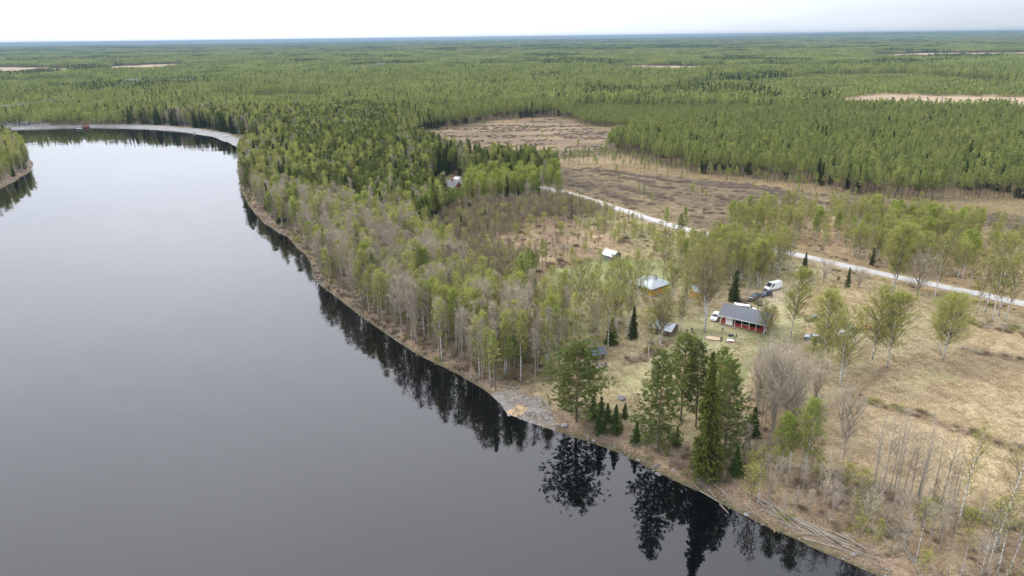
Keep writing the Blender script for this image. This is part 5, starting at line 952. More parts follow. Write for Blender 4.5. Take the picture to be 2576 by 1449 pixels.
vehicle('parked_car', at_g(72.3, 189.2), R_A(214), 4.4, 1.78, (.28, .95), (-2.0, 1.0, -1.5, .3, 1.46, .68), GR, 'dark grey car half behind the brown hedge ahead of the blue car')
vehicle('minivan', at_g(66.5, 179.2), R_A(-20), 4.9, 1.9, (.3, 1.12), (-2.4, 1.5, -2.35, .6, 1.9, .8), WP, 'white minivan with its tailgate raised behind the cottage roof', 'minivan', glass_side=((.06, .3), (.34, .6), (.64, .9)), tail_open=True)
vehicle('offroad_car', at_g(56.0, 173.6), R_A(238), 4.5, 1.85, (.32, 1.05), (-2.1, 1.1, -1.75, .35, 1.68, .74), WP, 'white offroad car parked by the left end of the red cottage')
vehicle('parked_car', at_g(82.4, 172.4), R_A(190), 4.3, 1.78, (.28, .95), (-1.5, 1.0, -.9, .3, 1.42, .68), BK, 'black car standing alone on the dry grass')
q = P(2122, 846); cc_ = vehicle('covered_car', at_g(*q), R_A(12), 4.7, 1.9, (.3, 1.0), (-2.1, 1.3, -1.5, .6, 1.5, .75), SL, 'car under a white cover behind the three tall birches')
g = G(); Fv = frus((-1.5, 1.6, .98), 1.0, (-1.2, .9, .86), 1.58); Vd = []; nx_ = 16
for a in np.linspace(0, 1, nx_):
    for b in np.linspace(0, 1, 9): x = -2.2 + 3.8 * a; y = -1.02 + 2.04 * b; Vd.append((x, y, .75 + .85 * (1 - abs(2 * b - 1) ** 3.2) * sin(pi * min(1, a * .9 + .08)) ** .5 + .03 * sin(a * 31 + b * 17)))
ii = (np.arange(nx_ - 1)[:, None] * 9 + np.arange(8)[None]).ravel(); g.add(Vd, np.stack([ii, ii + 9, ii + 10, ii + 1], 1)); o = obj('white_cover', g.mesh('white_cover', [plain('white_tarpaulin', (.82, .84, .85), .5)], True), cc_)
q = P(2147, 833); vehicle('parked_car', at_g(*q), R_A(15), 4.3, 1.8, (.28, .95), (-1.9, 1.0, -1.45, .3, 1.45, .68), BL, 'blue car behind the white covered one'); q = P(2172, 828); vehicle('parked_car', at_g(*q), R_A(-15), 4.3, 1.8, (.28, .95), (-1.9, 1.0, -1.45, .3, 1.42, .68), RDC, 'red car behind the broad birch'); q = P(2046, 855); vehicle('parked_car', at_g(*q), R_A(150), 4.4, 1.8, (.28, .95), (-1.9, 1.0, -1.45, .3, 1.45, .68), SL, 'grey car half hidden by low birch left of the covered car')

# people ---------------------------------------------------------------
def skin(name, pts, edges, radii, m, parent, root=0):
    me = bpy.data.meshes.new(name); me.from_pydata(pts, edges, []); me.materials.append(m); o = obj(name, me, parent); md = o.modifiers.new('skin', 'SKIN'); md.use_smooth_shade = True
    for i, r in enumerate(radii): me.skin_vertices[0].data[i].radius = (r, r)
    me.skin_vertices[0].data[root].use_root = True; s_ = o.modifiers.new('smooth', 'SUBSURF'); s_.levels = s_.render_levels = 1; return o
def person(loc, rz, pose, top, legs, label, hair=(.06, .045, .03), shoes=(.03, .03, .03), S=1.75):
    k_ = S / 1.75; root = empty('person', loc, rz, k_, label=label, cat='person'); J = {}
    hip = .93 if pose != 'crouch' else .48; bend = {'crouch': .35, 'walk': .06}.get(pose, 0.)
    J['pel'] = (0, 0, hip); J['spi'] = (bend * .4, 0, hip + .25); J['che'] = (bend * .8, 0, hip + .43); J['nek'] = (bend, 0, hip + .57); J['he1'] = (bend + .02, 0, hip + .66); J['he2'] = (bend + .03, 0, hip + .76)
    for s_, sg in (('l', 1), ('r', -1)):
        J['sh' + s_] = (bend * .85, sg * .18, hip + .50); ph = sg * (1 if pose == 'walk' else 0)
        if pose == 'up': J['el' + s_] = (.22, sg * .24, hip + .42); J['wr' + s_] = (.36, sg * .12, hip + .62)
        elif pose == 'crouch': J['el' + s_] = (bend + .2, sg * .24, hip + .30); J['wr' + s_] = (bend + .36, sg * .16, hip + .14)
        else: J['el' + s_] = (-.16 * ph + .0, sg * .25, hip + .24); J['wr' + s_] = (-.20 * ph + .10, sg * .25, hip + .02)
        if pose == 'crouch': J['kn' + s_] = (.40, sg * .17, .50); J['an' + s_] = (.10, sg * .14, .09)
        else: J['kn' + s_] = (.20 * ph + .04, sg * .10, .49); J['an' + s_] = (.30 * ph if ph > 0 else .38 * ph, sg * .10, .09 if ph >= 0 else .15)
        J['hp' + s_] = (0, sg * .09, hip - .06); a = J['an' + s_]; J['to' + s_] = (a[0] + .17, a[1], max(.04, a[2] - .05)); w_ = np.array(J['wr' + s_]); e = np.array(J['el' + s_]); d = (w_ - e) / np.linalg.norm(w_ - e); side = np.array([1., 0, 0]) if abs(d[0]) < .7 else np.array([0, 0, 1.]); J['pa' + s_] = tuple(w_ + d * .07)
        for f_ in range(4): b = w_ + d * .09 + side * (f_ - 1.5) * .021; J['f%d%s' % (f_, s_)] = tuple(b); J['g%d%s' % (f_, s_)] = tuple(b + d * (.04, .05, .045, .035)[f_]); J['k%d%s' % (f_, s_)] = tuple(b + d * (.06, .075, .07, .05)[f_] + np.array([.015, 0, 0]))
        J['t0' + s_] = tuple(w_ + d * .03 + side * .035); J['t1' + s_] = tuple(w_ + d * .07 + side * .06)
    Rr = dict(pel=.13, spi=.12, che=.145, nek=.055, he1=.085, he2=.088, sh=.065, el=.042, wr=.028, kn=.058, an=.04, hp=.09, to=.03, pa=.03, t=.010, f=.009, g=.0085, k=.008)
    rad_ = lambda n_: Rr.get(n_) or Rr.get(n_[:2]) or Rr[n_[0]]
    E_ = [('pel', 'spi'), ('spi', 'che'), ('che', 'nek'), ('nek', 'he1'), ('he1', 'he2')]
    for s_ in 'lr': E_ += [('che', 'sh' + s_), ('sh' + s_, 'el' + s_), ('el' + s_, 'wr' + s_), ('wr' + s_, 'pa' + s_), ('pel', 'hp' + s_), ('hp' + s_, 'kn' + s_), ('kn' + s_, 'an' + s_), ('an' + s_, 'to' + s_), ('wr' + s_, 't0' + s_), ('t0' + s_, 't1' + s_)] + [e for f_ in range(4) for e in (('pa' + s_, 'f%d%s' % (f_, s_)), ('f%d%s' % (f_, s_), 'g%d%s' % (f_, s_)), ('g%d%s' % (f_, s_), 'k%d%s' % (f_, s_)))]
    def sub(name, sel, grow, m, rt):
        ns = [n_ for n_ in J if any(n_ in e for e in sel)]; ix = {n_: i for i, n_ in enumerate(ns)}; return skin(name, [J[n_] for n_ in ns], [(ix[a], ix[b]) for a, b in sel], [rad_(n_) + grow for n_ in ns], m, root, ix[rt])
    SK = plain('skin_tone', (.52, .33, .24), .6, .03) if 'skin_tone' not in bpy.data.materials else bpy.data.materials['skin_tone']
    sub('body', E_, 0, SK, 'pel'); sub('jacket', [e for e in E_ if e in (('pel', 'spi'), ('spi', 'che')) or (e[0][:2] in ('ch', 'sh', 'el') and e[1][:2] in ('sh', 'el', 'wr'))], .018, plain('cloth_top', top, .9), 'che')
    sub('trousers', [e for e in E_ if e[1][:2] in ('hp', 'kn', 'an')], .016, plain('cloth_legs', legs, .9), 'pel')
    for s_ in 'lr': a, b = J['an' + s_], J['to' + s_]; skin('shoe', [(a[0] - .04, a[1], b[2]), b], [(0, 1)], [.05, .045], plain('shoe', shoes, .7), root)
    hx_, hz_ = J['he2'][0], J['he2'][2]; g = G(); th = np.linspace(0, 2 * pi, 13)[:-1]; Vv = []
    for i, ph in enumerate(np.linspace(.1, 1.35, 5)): Vv += [(hx_ - .02 + .10 * sin(ph) * cos(a), .095 * sin(ph) * sin(a), hz_ + .0 + .11 * cos(ph)) for a in th]
    ii = np.arange(48); g.add(Vv, np.stack([ii, ii // 12 * 12 + (ii + 1) % 12, ii // 12 * 12 + (ii + 1) % 12 + 12, ii + 12], 1)); g.add(Vv[:12], [list(range(12))]); obj('hair', g.mesh('hair', [plain('hair', hair, .8)], True), root)
    g = G(); zf = J['he1'][2] + .03; xf = J['he1'][0] + .085; g.add([(xf, -.014, zf - .02), (xf, .014, zf - .02), (xf + .022, 0, zf - .018), (xf, 0, zf + .03)], [(0, 1, 2), (1, 3, 2), (3, 0, 2)]); obj('nose', g.mesh('nose', [SK]), root)
    for sy in (-1, 1): part('eye', root, BLK, (xf - .006, xf + .004, sy * .032 - .010, sy * .032 + .010, zf + .022, zf + .032)); part('ear', root, SK, (xf - .11, xf - .07, sy * .090 - .012, sy * .090 + .012, zf - .02, zf + .03))
    part('mouth', root, plain('lips', (.35, .12, .1), .6), (xf - .004, xf + .004, -.022, .022, zf - .042, zf - .034)); return root
PPL = [(1818, 832, 90, 'stand', (.55, .62, .80), (.03, .035, .06), 'person in a blue and white jersey standing before the white porch panel', None), (1815, 858, 200, 'walk', (.03, .022, .022), (.02, .02, .022), 'person in dark clothes walking from the timber fire pit', None),
 (1852, 851, 150, 'walk', (.02, .02, .022), (.02, .02, .022), 'person in black with white shoes striding behind the grill', (.8, .8, .8)), (1845, 855, 130, 'walk', (.75, .75, .72), (.02, .02, .022), 'person in a white shirt and black trousers beside the grill', None),
 (1941, 747, 230, 'stand', (.02, .018, .02), (.02, .02, .022), 'person in black standing on the driveway before the white van', None), (1741, 835, 100, 'stand', (.06, .11, .05), (.10, .13, .14), 'person in a green jacket standing left of the big birch', None),
 (1747, 847, 160, 'up', (.10, .03, .03), (.02, .02, .022), 'person in dark red with both arms raised near the big birch', None), (1727, 838, 60, 'stand', (.03, .05, .03), (.03, .03, .03), 'person in dark green mostly hidden behind the pine tops', None), (1689, 873, 320, 'crouch', (.72, .70, .66), (.04, .04, .04), 'person in a pale shirt crouching on the grass behind the pines', None)]
for u_, v_, a, ps, c1, c2, lb, sh in PPL: q = P(u_, v_, 2.4); person((q[0], q[1], Hz(*q)), R_A(a), ps, c1, c2, lb, shoes=sh or (.03, .03, .03))

# small things of the yard ---------------------------------------------
q = GP(1837, 862); gl = empty('grill_stand', q, R_A(-10), label='black grill on white legs standing on a red box in the yard', cat='grill'); RB = plain('red_box_paint', (.42, .03, .03), .6)
part('base_box', gl, RB, (-.85, .85, -.5, .5, 0, .55)); part('trim', gl, WHITE, (-.88, .88, -.53, -.502, .5, .6), (-.88, .88, -.53, -.502, 0, .08), (-.88, -.78, -.53, -.502, .08, .5), (.78, .88, -.53, -.502, .08, .5), (-.88, .88, -.5, .53, .552, .6))
for sx in (-1, 1):
    for sy in (-1, 1): part('leg', gl, WHITE, (sx * .5 - .05, sx * .5 + .05, sy * .3 - .05, sy * .3 + .05, .6, 1.7))
part('crossbar', gl, WHITE, (-.5, .5, -.34, -.28, .95, 1.05)); part('grill_pan', gl, BLK, (-.65, .65, -.42, .42, 1.702, 2.0)); g = G(); th = np.linspace(0, pi, 9); g.add([(x, .42 * cos(a), 2.0 + .3 * sin(a)) for x in (-.62, .62) for a in th], [(i, i + 1, i + 10, i + 9) for i in range(8)]); g.add([(-.62, .42 * cos(a), 2.0 + .3 * sin(a)) for a in th], [range(9)]); g.add([(.62, .42 * cos(a), 2.0 + .3 * sin(a)) for a in th], [list(range(9))[::-1]]); obj('grill_lid', g.mesh('grill_lid', [BLK]), gl)
q = GP(1793, 852); fp = empty('fire_pit', q, R_A(-20), label='low timber framed sand pit with cut corners in the yard', cat='sand pit'); g = G(); oc_ = [(1.9, .7), (1.4, 1.3), (-1.4, 1.3), (-1.9, .7), (-1.9, -.7), (-1.4, -1.3), (1.4, -1.3), (1.9, -.7)]
g.add([(x, y, .10) for x, y in oc_], [range(8)]); obj('sand_bed', g.mesh('sand_bed', [SAND]), fp)
for (xa, ya), (xb, yb) in zip(oc_, oc_[1:] + oc_[:1]): g = G(); g.tube([(xa, ya, .12), (xb, yb, .12)], .15, 4, cap=True); obj('timber', g.mesh('timber', [GWOOD]), fp)
q = GP(1911, 777); bb = empty('barrel_barbecue', q, R_A(-30), label='black barrel barbecue standing behind the right end of the cottage', cat='barbecue'); g = G(); g.tube([(-.7, 0, 1.15), (.7, 0, 1.15)], .42, 12, cap=True); obj('barrel', g.mesh('barrel', [BLK]), bb); [part('leg', bb, BLK, (sx * .5 - .03, sx * .5 + .03, sy * .25 - .03, sy * .25 + .03, 0, .9)) for sx in (-1, 1) for sy in (-1, 1)]; part('chimney', bb, BLK, (.45, .55, -.05, .05, 1.5, 2.0))
q = GP(2010, 699); wb = empty('notice_board', q, R_A(-15), label='yellow framed notice board under a small white roof by the driveway', cat='notice board'); YF = plain('yellow_frame', (.65, .45, .10), .6)
part('panel', wb, plain('brown_board', (.28, .13, .06), .7), (-.7, .7, -.03, .03, .9, 2.4)); part('frame', wb, YF, (-.82, -.7, -.06, .06, 0, 2.5), (.7, .82, -.06, .06, 0, 2.5), (-.7, .7, -.06, .06, 2.4, 2.52), (-.7, .7, -.06, .06, .78, .9)); part('roof', wb, WHITE, (-1.1, 1.2, -.45, .45, 2.6, 2.68)); part('post', wb, YF, (1.1, 1.2, .5, .6, 0, 2.59))
q = GP(2108, 710); sp2 = empty('sign_post', q, R_A(10), label='small brown board on a post in the dry grass by the road', cat='sign'); part('post', sp2, WOOD, (-.05, .05, -.03, .03, 0, .6)); part('board', sp2, plain('brown_sign', (.30, .15, .07), .7), (-.5, .5, -.04, .04, .602, 1.9))
q = GP(1763, 866); bc = empty('garden_chair', q, R_A(40), label='blue garden chair glimpsed behind the riverside pine tops', cat='chair'); BLU = plain('blue_plastic', (.04, .12, .40), .5); part('seat', bc, BLU, (-.3, .3, -.3, .3, .42, .47)); part('backrest', bc, BLU, (-.3, .3, .3, .35, .47, 1.0)); [part('leg', bc, BLU, (sx * .26 - .025, sx * .26 + .025, sy * .26 - .025, sy * .26 + .025, 0, .42)) for sx in (-1, 1) for sy in (-1, 1)]
q = GP(1877, 829); yb_ = empty('yellow_barrel', (q.x, q.y, q.z), 0, label='yellow container standing at the end of the red porch railing', cat='container'); g = G(); g.tube([(0, 0, 0), (0, 0, .75)], .28, 12, cap=True); obj('drum', g.mesh('drum', [ORNG]), yb_); g = G(); g.tube([(0, 0, .751), (0, 0, .80)], .30, 12, cap=True); obj('lid', g.mesh('lid', [ORNG]), yb_)
q = GP(1284, 966); pl = empty('timber_frame', q, R_A(-25), label='weathered timber frame lying by the edge of the bank wood', cat='frame'); part('beam', pl, GWOOD, (-2.2, 2.2, -1, -.8, .05, .2), (-2.2, 2.2, .8, 1., .05, .2)); part('crosspiece', pl, GWOOD, (-2.1, -1.9, -1, 1, .202, .3), (-.1, .1, -1, 1, .202, .3), (1.9, 2.1, -1, 1, .202, .3))
# boulders
def rock_mesh(seed, m, flat=.6):
    import bmesh
    b = bmesh.new(); bmesh.ops.create_icosphere(b, subdivisions=3, radius=1); r = np.random.default_rng(seed); k_ = r.normal(size=(7, 3)); k_ /= np.linalg.norm(k_, axis=1, keepdims=True); lim = r.uniform(.62, .9, 7)
    for v_ in b.verts:
        p = np.array(v_.co)
        for a, l_ in zip(k_, lim): d = p @ a; p = p - a * max(0, d - l_)
        p *= 1 + .07 * sin(p[0] * 5 + seed) * cos(p[1] * 4); v_.co = Vector(p * (1, 1, flat))
    me = bpy.data.meshes.new('boulder'); b.to_mesh(me); b.free(); me.materials.append(m)
    for p in me.polygons: p.use_smooth = True
    return me
RM = [rock_mesh(i, (STONE, STONE, STONE2, STONE2)[i % 4], .6) for i in range(6)]
for u_, v_, s_, k_, lb in ((1323, 1052, .9, 0, 'pale grey boulder on the gravel spit edge'), (1372, 1068, .75, 1, 'whitish boulder at the water edge right of the gravel spit'), (1394, 1070, .5, 0, 'small pale boulder right of the whitish one at the water edge'), (1421, 1058, .9, 1, 'tall pale stone under the crooked old pine'), (1563, 1003, 1.15, 2, 'large flat grey boulder on the slope below the log cabin'),
    (1479, 1087, .5, 2, 'round stone on the red brown bank below the young spruces'), (1549, 1122, .6, 0, 'round stone on the bank below the leftmost tall pine'), (1608, 1137, .6, 1, 'pale stone at the water line left of the pine group'), (1658, 1169, .7, 2, 'grey stone at the water line below the pine group')):
    q = GP(u_, v_); o = obj('boulder', RM[k_]); o.location = (q.x, q.y, q.z + .1 * s_); o.scale = (s_, s_ * .8, s_ * .8); o.rotation_euler = (0, 0, u_); tag(o, lb, 'boulder')

# felled poles on the bank: (from, to, count, length, label)
pr = np.random.default_rng(5)
for (a, b, n, l0, l1, sp_, lb) in (((1925, 1262), (2005, 1312), 14, 5, 8, .5, 'long pale pole in the upper end of the felled heap on the bank'), ((1990, 1300), (2090, 1347), 16, 5, 8, .6, 'long pale pole in the middle of the felled heap on the bank'), ((2075, 1338), (2196, 1390), 12, 6, 9, .5, 'long pale pole at the lower end of the felled heap on the bank'), ((1850, 1215), (1915, 1290), 2, 7, 8, .4, 'lone curved pole lying above the river on the bank'),
    ((1742, 1178), (1785, 1222), 9, 2.5, 4, .5, 'short pole in the small heap by the narrow old spruce'), ((2236, 1350), (2300, 1425), 8, 5, 8, .9, 'pole lying in the scattered heap near the thin white birch'), ((1800, 1215), (1850, 1262), 5, 4, 6, .9, 'thin pole scattered between the two heaps on the bank')):
    A_, B_ = P(*a), P(*b); dv = (B_ - A_) / np.linalg.norm(B_ - A_); az = atan2(dv[1], dv[0])
    for i in range(n):
        c_ = A_ + (B_ - A_) * pr.random() + pr.normal(0, sp_, 2); L1 = pr.uniform(l0, l1); an = az + pr.normal(0, .16); zs = np.linspace(-.5, .5, 5); px = c_[0] + np.cos(an) * zs * L1; py = c_[1] + np.sin(an) * zs * L1
        off = .15 + .5 * pr.random(); zz = np.linspace(Hz(px[0], py[0]), Hz(px[-1], py[-1]), 5) + off; zz = np.maximum(zz, hz(px, py) + .08); g = G(); bow = pr.normal(0, .15) * (1 - (zs * 2) ** 2)
        g.tube(np.stack([px - c_[0] - np.sin(an) * bow, py - c_[1] + np.cos(an) * bow, zz - zz[2]], 1), np.linspace(.085, .03, 5) * pr.uniform(.6, 1.2), 5, cap=True); o = obj('felled_pole', g.mesh('felled_pole', [SILVERW], True)); o.location = (c_[0], c_[1], zz[2]); tag(o, lb, 'pole', 'felled poles on the river bank')
# snags and standing poles
for nm, u_, v_, vt, rr_, lb in (('tree_stump', 1200, 337, 326, .35, 'tall pale stump at the left side of the far clearcut'), ('tree_stump', 1480, 340, 329, .35, 'tall pale stump at the right side of the far clearcut'), ('dead_pole', 1509, 462, 412, .16, 'bare pale trunk standing between the clearcuts'), ('dead_pole', 1505, 388, 358, .15, 'thin bare trunk at the lower edge of the far clearcut')):
    q = GP(u_, v_); h_ = hgt(q.x, q.y, q.z, vt); g = G(); g.tube([(0, 0, -.2), (.05, 0, h_ * .5), (.1, .05, h_)], [rr_, rr_ * .85, rr_ * .6], 7, cap=True); o = obj(nm, g.mesh(nm, [SILVERW], True)); o.location = q; tag(o, lb, 'dead tree')

# power line -----------------------------------------------------------
PY = [(-491, 655, -15), (-580, 1100, 25), (-300, 1690, 28), (-40, 2200, 28), (240, 2720, 28)]; tops = []
for i, (x, y, a) in enumerate(PY):
    z_ = float(hz(np.array([x]), np.array([y]), np.array([500.]))[0]); H_ = 19.5; W2 = 9.5; a = R_A((20, 5, -28, -28, -28)[i]); c_, s_ = cos(a), sin(a); tp = [(x + c_ * k_ * W2, y + s_ * k_ * W2, z_ + H_ - 1.6) for k_ in (-1, 0, 1)]; tops.append(tp)
    if i in (0, 4): continue
    r_ = empty('power_pylon', (x, y, z_), a, label=('portal power pylon above the forest at the left of the view', 'portal power pylon in the middle distance of the forest', 'faint portal power pylon furthest along the line')[i - 1], cat='pylon', group='portal pylons of the power line')
    for sx in (-1, 1): g = G(); g.tube([(sx * 6.2, 0, -.5), (sx * 5.4, 0, H_)], [.42, .3], 6); obj('leg', g.mesh('leg', [STEEL]), r_)
    g = G(); g.tube([(-W2 - .8, 0, H_), (W2 + .8, 0, H_)], .32, 4, cap=True); obj('crossarm', g.mesh('crossarm', [STEEL]), r_)
    for k_ in (-1, 0, 1): g = G(); g.tube([(k_ * W2, 0, H_ - .3), (k_ * W2, 0, H_ - 1.7)], .14, 5); obj('insulator', g.mesh('insulator', [STEEL]), r_)
for i in range(4):
    for k_ in range(3):
        a, b = np.array(tops[i][k_]), np.array(tops[i + 1][k_]); s_ = np.linspace(0, 1, 22)[:, None]; p = a + (b - a) * s_; p[:, 2] -= 5.5 * 4 * (s_ * (1 - s_))[:, 0]; g = G(); g.tube(p, .16, 3); o = obj('power_cable', g.mesh('power_cable', [STEEL])); tag(o, ('cable of the nearest span, leading off past the left edge of the view', 'cable in the span right of the first pylon', 'cable in the span between middle and farthest pylon', 'cable leading on beyond the farthest pylon')[i], 'cable', 'cables of span %s' % ('one', 'two', 'three', 'four')[i])

# brush, shrubs, grass: what nobody could count --------------------------
def bush_mesh(seed, n, R, h, mats, leaf=0, up=.6, w_=.03):
    r = np.random.default_rng(seed); g = G(); a = r.random(n) * 6.3; rr_ = r.random(n) ** .7 * R * .5; p0 = np.stack([np.cos(a) * rr_ * .5, np.sin(a) * rr_ * .5, r.random(n) * h * .3], 1); d = np.stack([np.cos(a), np.sin(a), np.full(n, up)], 1) + r.normal(0, .45, (n, 3)); d[:, 2] = np.abs(d[:, 2]); d /= np.linalg.norm(d, axis=1, keepdims=True); p1 = p0 + d * (h * r.uniform(.5, 1.1, n))[:, None]; g.ribbons(p0, p1, w_, 0, r.random(n), r)
    if leaf: k_ = r.integers(0, n, leaf); s_ = r.uniform(.4, 1, (leaf, 1)); g.quads(p0[k_] + (p1[k_] - p0[k_]) * s_ + r.normal(0, .08, (leaf, 3)), .13, .17, 1, r.random(leaf), r=r)
    return g.mesh('bush', mats)
BU = [bush_mesh(1, 170, 1.3, 1.3, [M['brush'], M['birchl']]), bush_mesh(2, 200, 1.6, 1.0, [M['brush'], M['birchl']]), bush_mesh(3, 150, 1.3, 1.5, [M['alder'], M['birchl']]), bush_mesh(4, 120, 1.4, 1.4, [M['brush'], M['birchl']], 260), bush_mesh(5, 120, 1.2, 1.6, [M['brush'], M['birchg']], 200)]
def tuft_mesh(seed, m, n=170, size=3.4, h=.34):
    r = np.random.default_rng(seed); g = G(); c_ = r.uniform(-size / 2, size / 2, (14, 2)); k_ = r.integers(0, 14, n); p = np.where(r.random((n, 1)) < .55, c_[k_] + r.normal(0, .22, (n, 2)), r.uniform(-size / 2, size / 2, (n, 2))); p0 = np.column_stack([p, np.zeros(n) - .03]); an = r.normal(.6, .8, n); l_ = r.uniform(.5, 1.3, n) * h; p1 = p0 + np.column_stack([np.cos(an) * l_, np.sin(an) * l_, l_ * r.uniform(.25, .9, n)]); g.ribbons(p0, p1, .09, 0, np.clip(r.random(14)[k_] * .6 + r.random(n) * .4, 0, 1), r); return g.mesh('tuft', [m])
TU = [tuft_mesh(1, M['straw']), tuft_mesh(2, M['straw'], 220, h=.45), tuft_mesh(3, M['straw'], 120), tuft_mesh(4, M['greens'], 150, h=.22), tuft_mesh(5, M['brush'], 150, h=.35)]
def cand(step, ymin, ymax, xr=(-260, 260), seed=1):
    r = np.random.default_rng(seed); a, b = np.meshgrid(np.arange(xr[0], xr[1], step), np.arange(ymin, ymax, step)); a = a.ravel() + r.uniform(-.5, .5, a.size) * step; b = b.ravel() + r.uniform(-.5, .5, b.size) * step; k_ = inview(a, b, 60); return a[k_], b[k_], r
off_road = lambda x, y: (dline(x, y, ROAD) > 3.4) & (dline(x, y, DRIVE) > 2.0)
def clear_of(x, y):
    m_ = np.ones(len(x), bool)
    for bx_, by_, br_ in BLD[:12]: m_ &= np.hypot(x - bx_, y - by_) > br_ * .85
    return m_
x, y, r = cand(2.3, 70, 420, seed=3); s_ = shore_sd(x, y); k_ = (s_ > .8) & off_road(x, y) & clear_of(x, y); x, y, s_ = x[k_], y[k_], s_[k_]; z_ = hz(x, y, s_); n_ = len(x); green = inpoly(x, y, POLY['north_lawn']) | inpoly(x, y, Pn([(1500, 920), (1640, 870), (1740, 800), (1800, 790), (1960, 735), (2030, 700), (2060, 712), (2010, 760), (2030, 850), (1960, 870), (1860, 1000), (1620, 1010)])); brn = (s_ < 8) | inpoly(x, y, POLY['bank_brush']) | inpoly(x, y, POLY['bankwood']) | inpoly(x, y, POLY['clearcut_near'])
gr_ = green & (r.random(n_) < .35) | inpoly(x, y, POLY['field_up']) & (fnoise(x + 77, y, 22) > .6) & (r.random(n_) < .5); ix = np.where(gr_, 3, np.where(brn & (r.random(n_) < .7), 4, r.integers(0, 3, n_))); k_ = r.random(n_) < np.where(green, .5, .9)
scatter('dry_grass', TU, np.stack([x, y, z_], 1)[k_], ix[k_], r.random(n_)[k_] * .8, r.uniform(.7, 1.25, n_)[k_], 'tufts of last year straw coloured grass over fields and yard', 'grass'); print('grass', k_.sum())
x, y, r = cand(1.5, 66, 480, (-240, 260), seed=4); s_ = shore_sd(x, y); n_ = len(x); pz = {k_: inpoly(x, y, POLY[k_]) for k_ in ('bank_brush', 'bankwood', 'thicket', 'alder_grove', 'across_road', 'grove_yard', 'grove_behind', 'strip_road', 'mixed', 'homestead', 'brown_clear')}; pn = fnoise(x, y, 12)
dd = np.minimum.reduce([dline(x, y, d_) for i, d_ in enumerate(DITCH) if i != 1]); rd = np.abs(dline(x, y, ROAD) - 6.5)
prob = np.zeros(n_); prob = np.where(pz['bank_brush'], .45 * smooth(.35, .65, pn) + .12, prob); prob = np.where(pz['bankwood'], .42, prob); prob = np.where(pz['thicket'], .45, prob); prob = np.where(pz['alder_grove'], .2, prob); prob = np.where(pz['across_road'], .16 * smooth(.4, .7, pn), prob); prob = np.where(pz['grove_yard'], .10, prob); prob = np.where(pz['grove_behind'], .22, prob); prob = np.where(pz['strip_road'], .16, prob); prob = np.where(pz['mixed'] & (s_ < 12), .25, prob); prob = np.where(pz['brown_clear'], .05, prob)
prob = np.maximum(prob, np.where(dd < 1.8, .55, 0)); prob = np.maximum(prob, np.where((rd < 1.5) & ~inpoly(x, y, POLY['field_drive']), .14, 0)); prob = np.maximum(prob, np.where(pz['bankwood'] & (s_ < 7), .75, 0)); hedge = inpoly(x, y, Pn([(2440, 800), (2576, 825), (2700, 850), (2700, 868), (2576, 848), (2440, 820)])); prob = np.maximum(prob, hedge * .8); fr_ = inpoly(x, y, Pn([(2210, 1232), (2384, 1272), (2576, 1325), (2576, 1345), (2384, 1296), (2200, 1262), (2060, 1190), (2060, 1172)])); prob = np.maximum(prob, fr_ * .85)
und = inpoly(x, y, Pn([(1590, 1095), (1690, 1100), (1860, 1150), (1850, 1200), (1760, 1215), (1600, 1150)])); prob = np.maximum(prob, und * .4); hdg = inpoly(x, y, Pn([(1860, 752), (1915, 757), (1915, 768), (1890, 772), (1850, 762)])); prob = np.maximum(prob, hdg * 1.); k_ = (r.random(n_) < prob) & (s_ > .8) & off_road(x, y) & clear_of(x, y); x, y, s_ = x[k_], y[k_], s_[k_]; n_ = len(x); gsel = np.where(r.random(n_) < .10, r.integers(3, 5, n_), r.integers(0, 3, n_))
scatter('undergrowth', BU, np.stack([x, y, hz(x, y, s_) - .05], 1), gsel, r.random(n_) * 6.3, r.uniform(.6, 1.35, n_), 'brown leafless undergrowth and shrubs of the bank and ditches', 'undergrowth'); print('bushes', n_)
# logging slash
def slash_mesh(seed, n=60, R=1.6, h=.5):
    r = np.random.default_rng(seed); g = G(); c_ = r.normal(0, R * .5, (n, 2)); an = r.normal(0, .7, n); l_ = r.uniform(.6, 2.6, n)
    for i in range(n): z_ = abs(r.normal(0, h * .5)); d = np.array([cos(an[i]), sin(an[i]), r.normal(0, .12)]) * l_[i] / 2; p = np.array([c_[i, 0], c_[i, 1], z_ + .05]); g.tube([p - d, p + d], [.055 * r.uniform(.5, 1.6), .03], 4, tint=r.random())
    p0 = np.column_stack([r.normal(0, R * .5, (90, 2)), np.abs(r.normal(0, h * .5, 90))]); g.ribbons(p0, p0 + r.normal(0, .6, (90, 3)) * (1, 1, .35), .05, 0, r.random(90), r); return g
M['slash'] = twigmat('slash_wood', (.09, .066, .048), (.36, .285, .22)); SLm = [slash_mesh(i).mesh('slash', [M['slash']]) for i in range(4)]
def line_pts(uvs, n, jit, r): w_ = Pn(uvs); s_ = r.random(n) * (len(w_) - 1); i = s_.astype(int); f_ = (s_ - i)[:, None]; return w_[i] * (1 - f_) + w_[i + 1] * f_ + r.normal(0, jit, (n, 2))
r = np.random.default_rng(8); q5 = lambda L_: [(1207.4 + .2778 * a, 402.5 + .2778 * b) for a, b in L_]; SLP = []
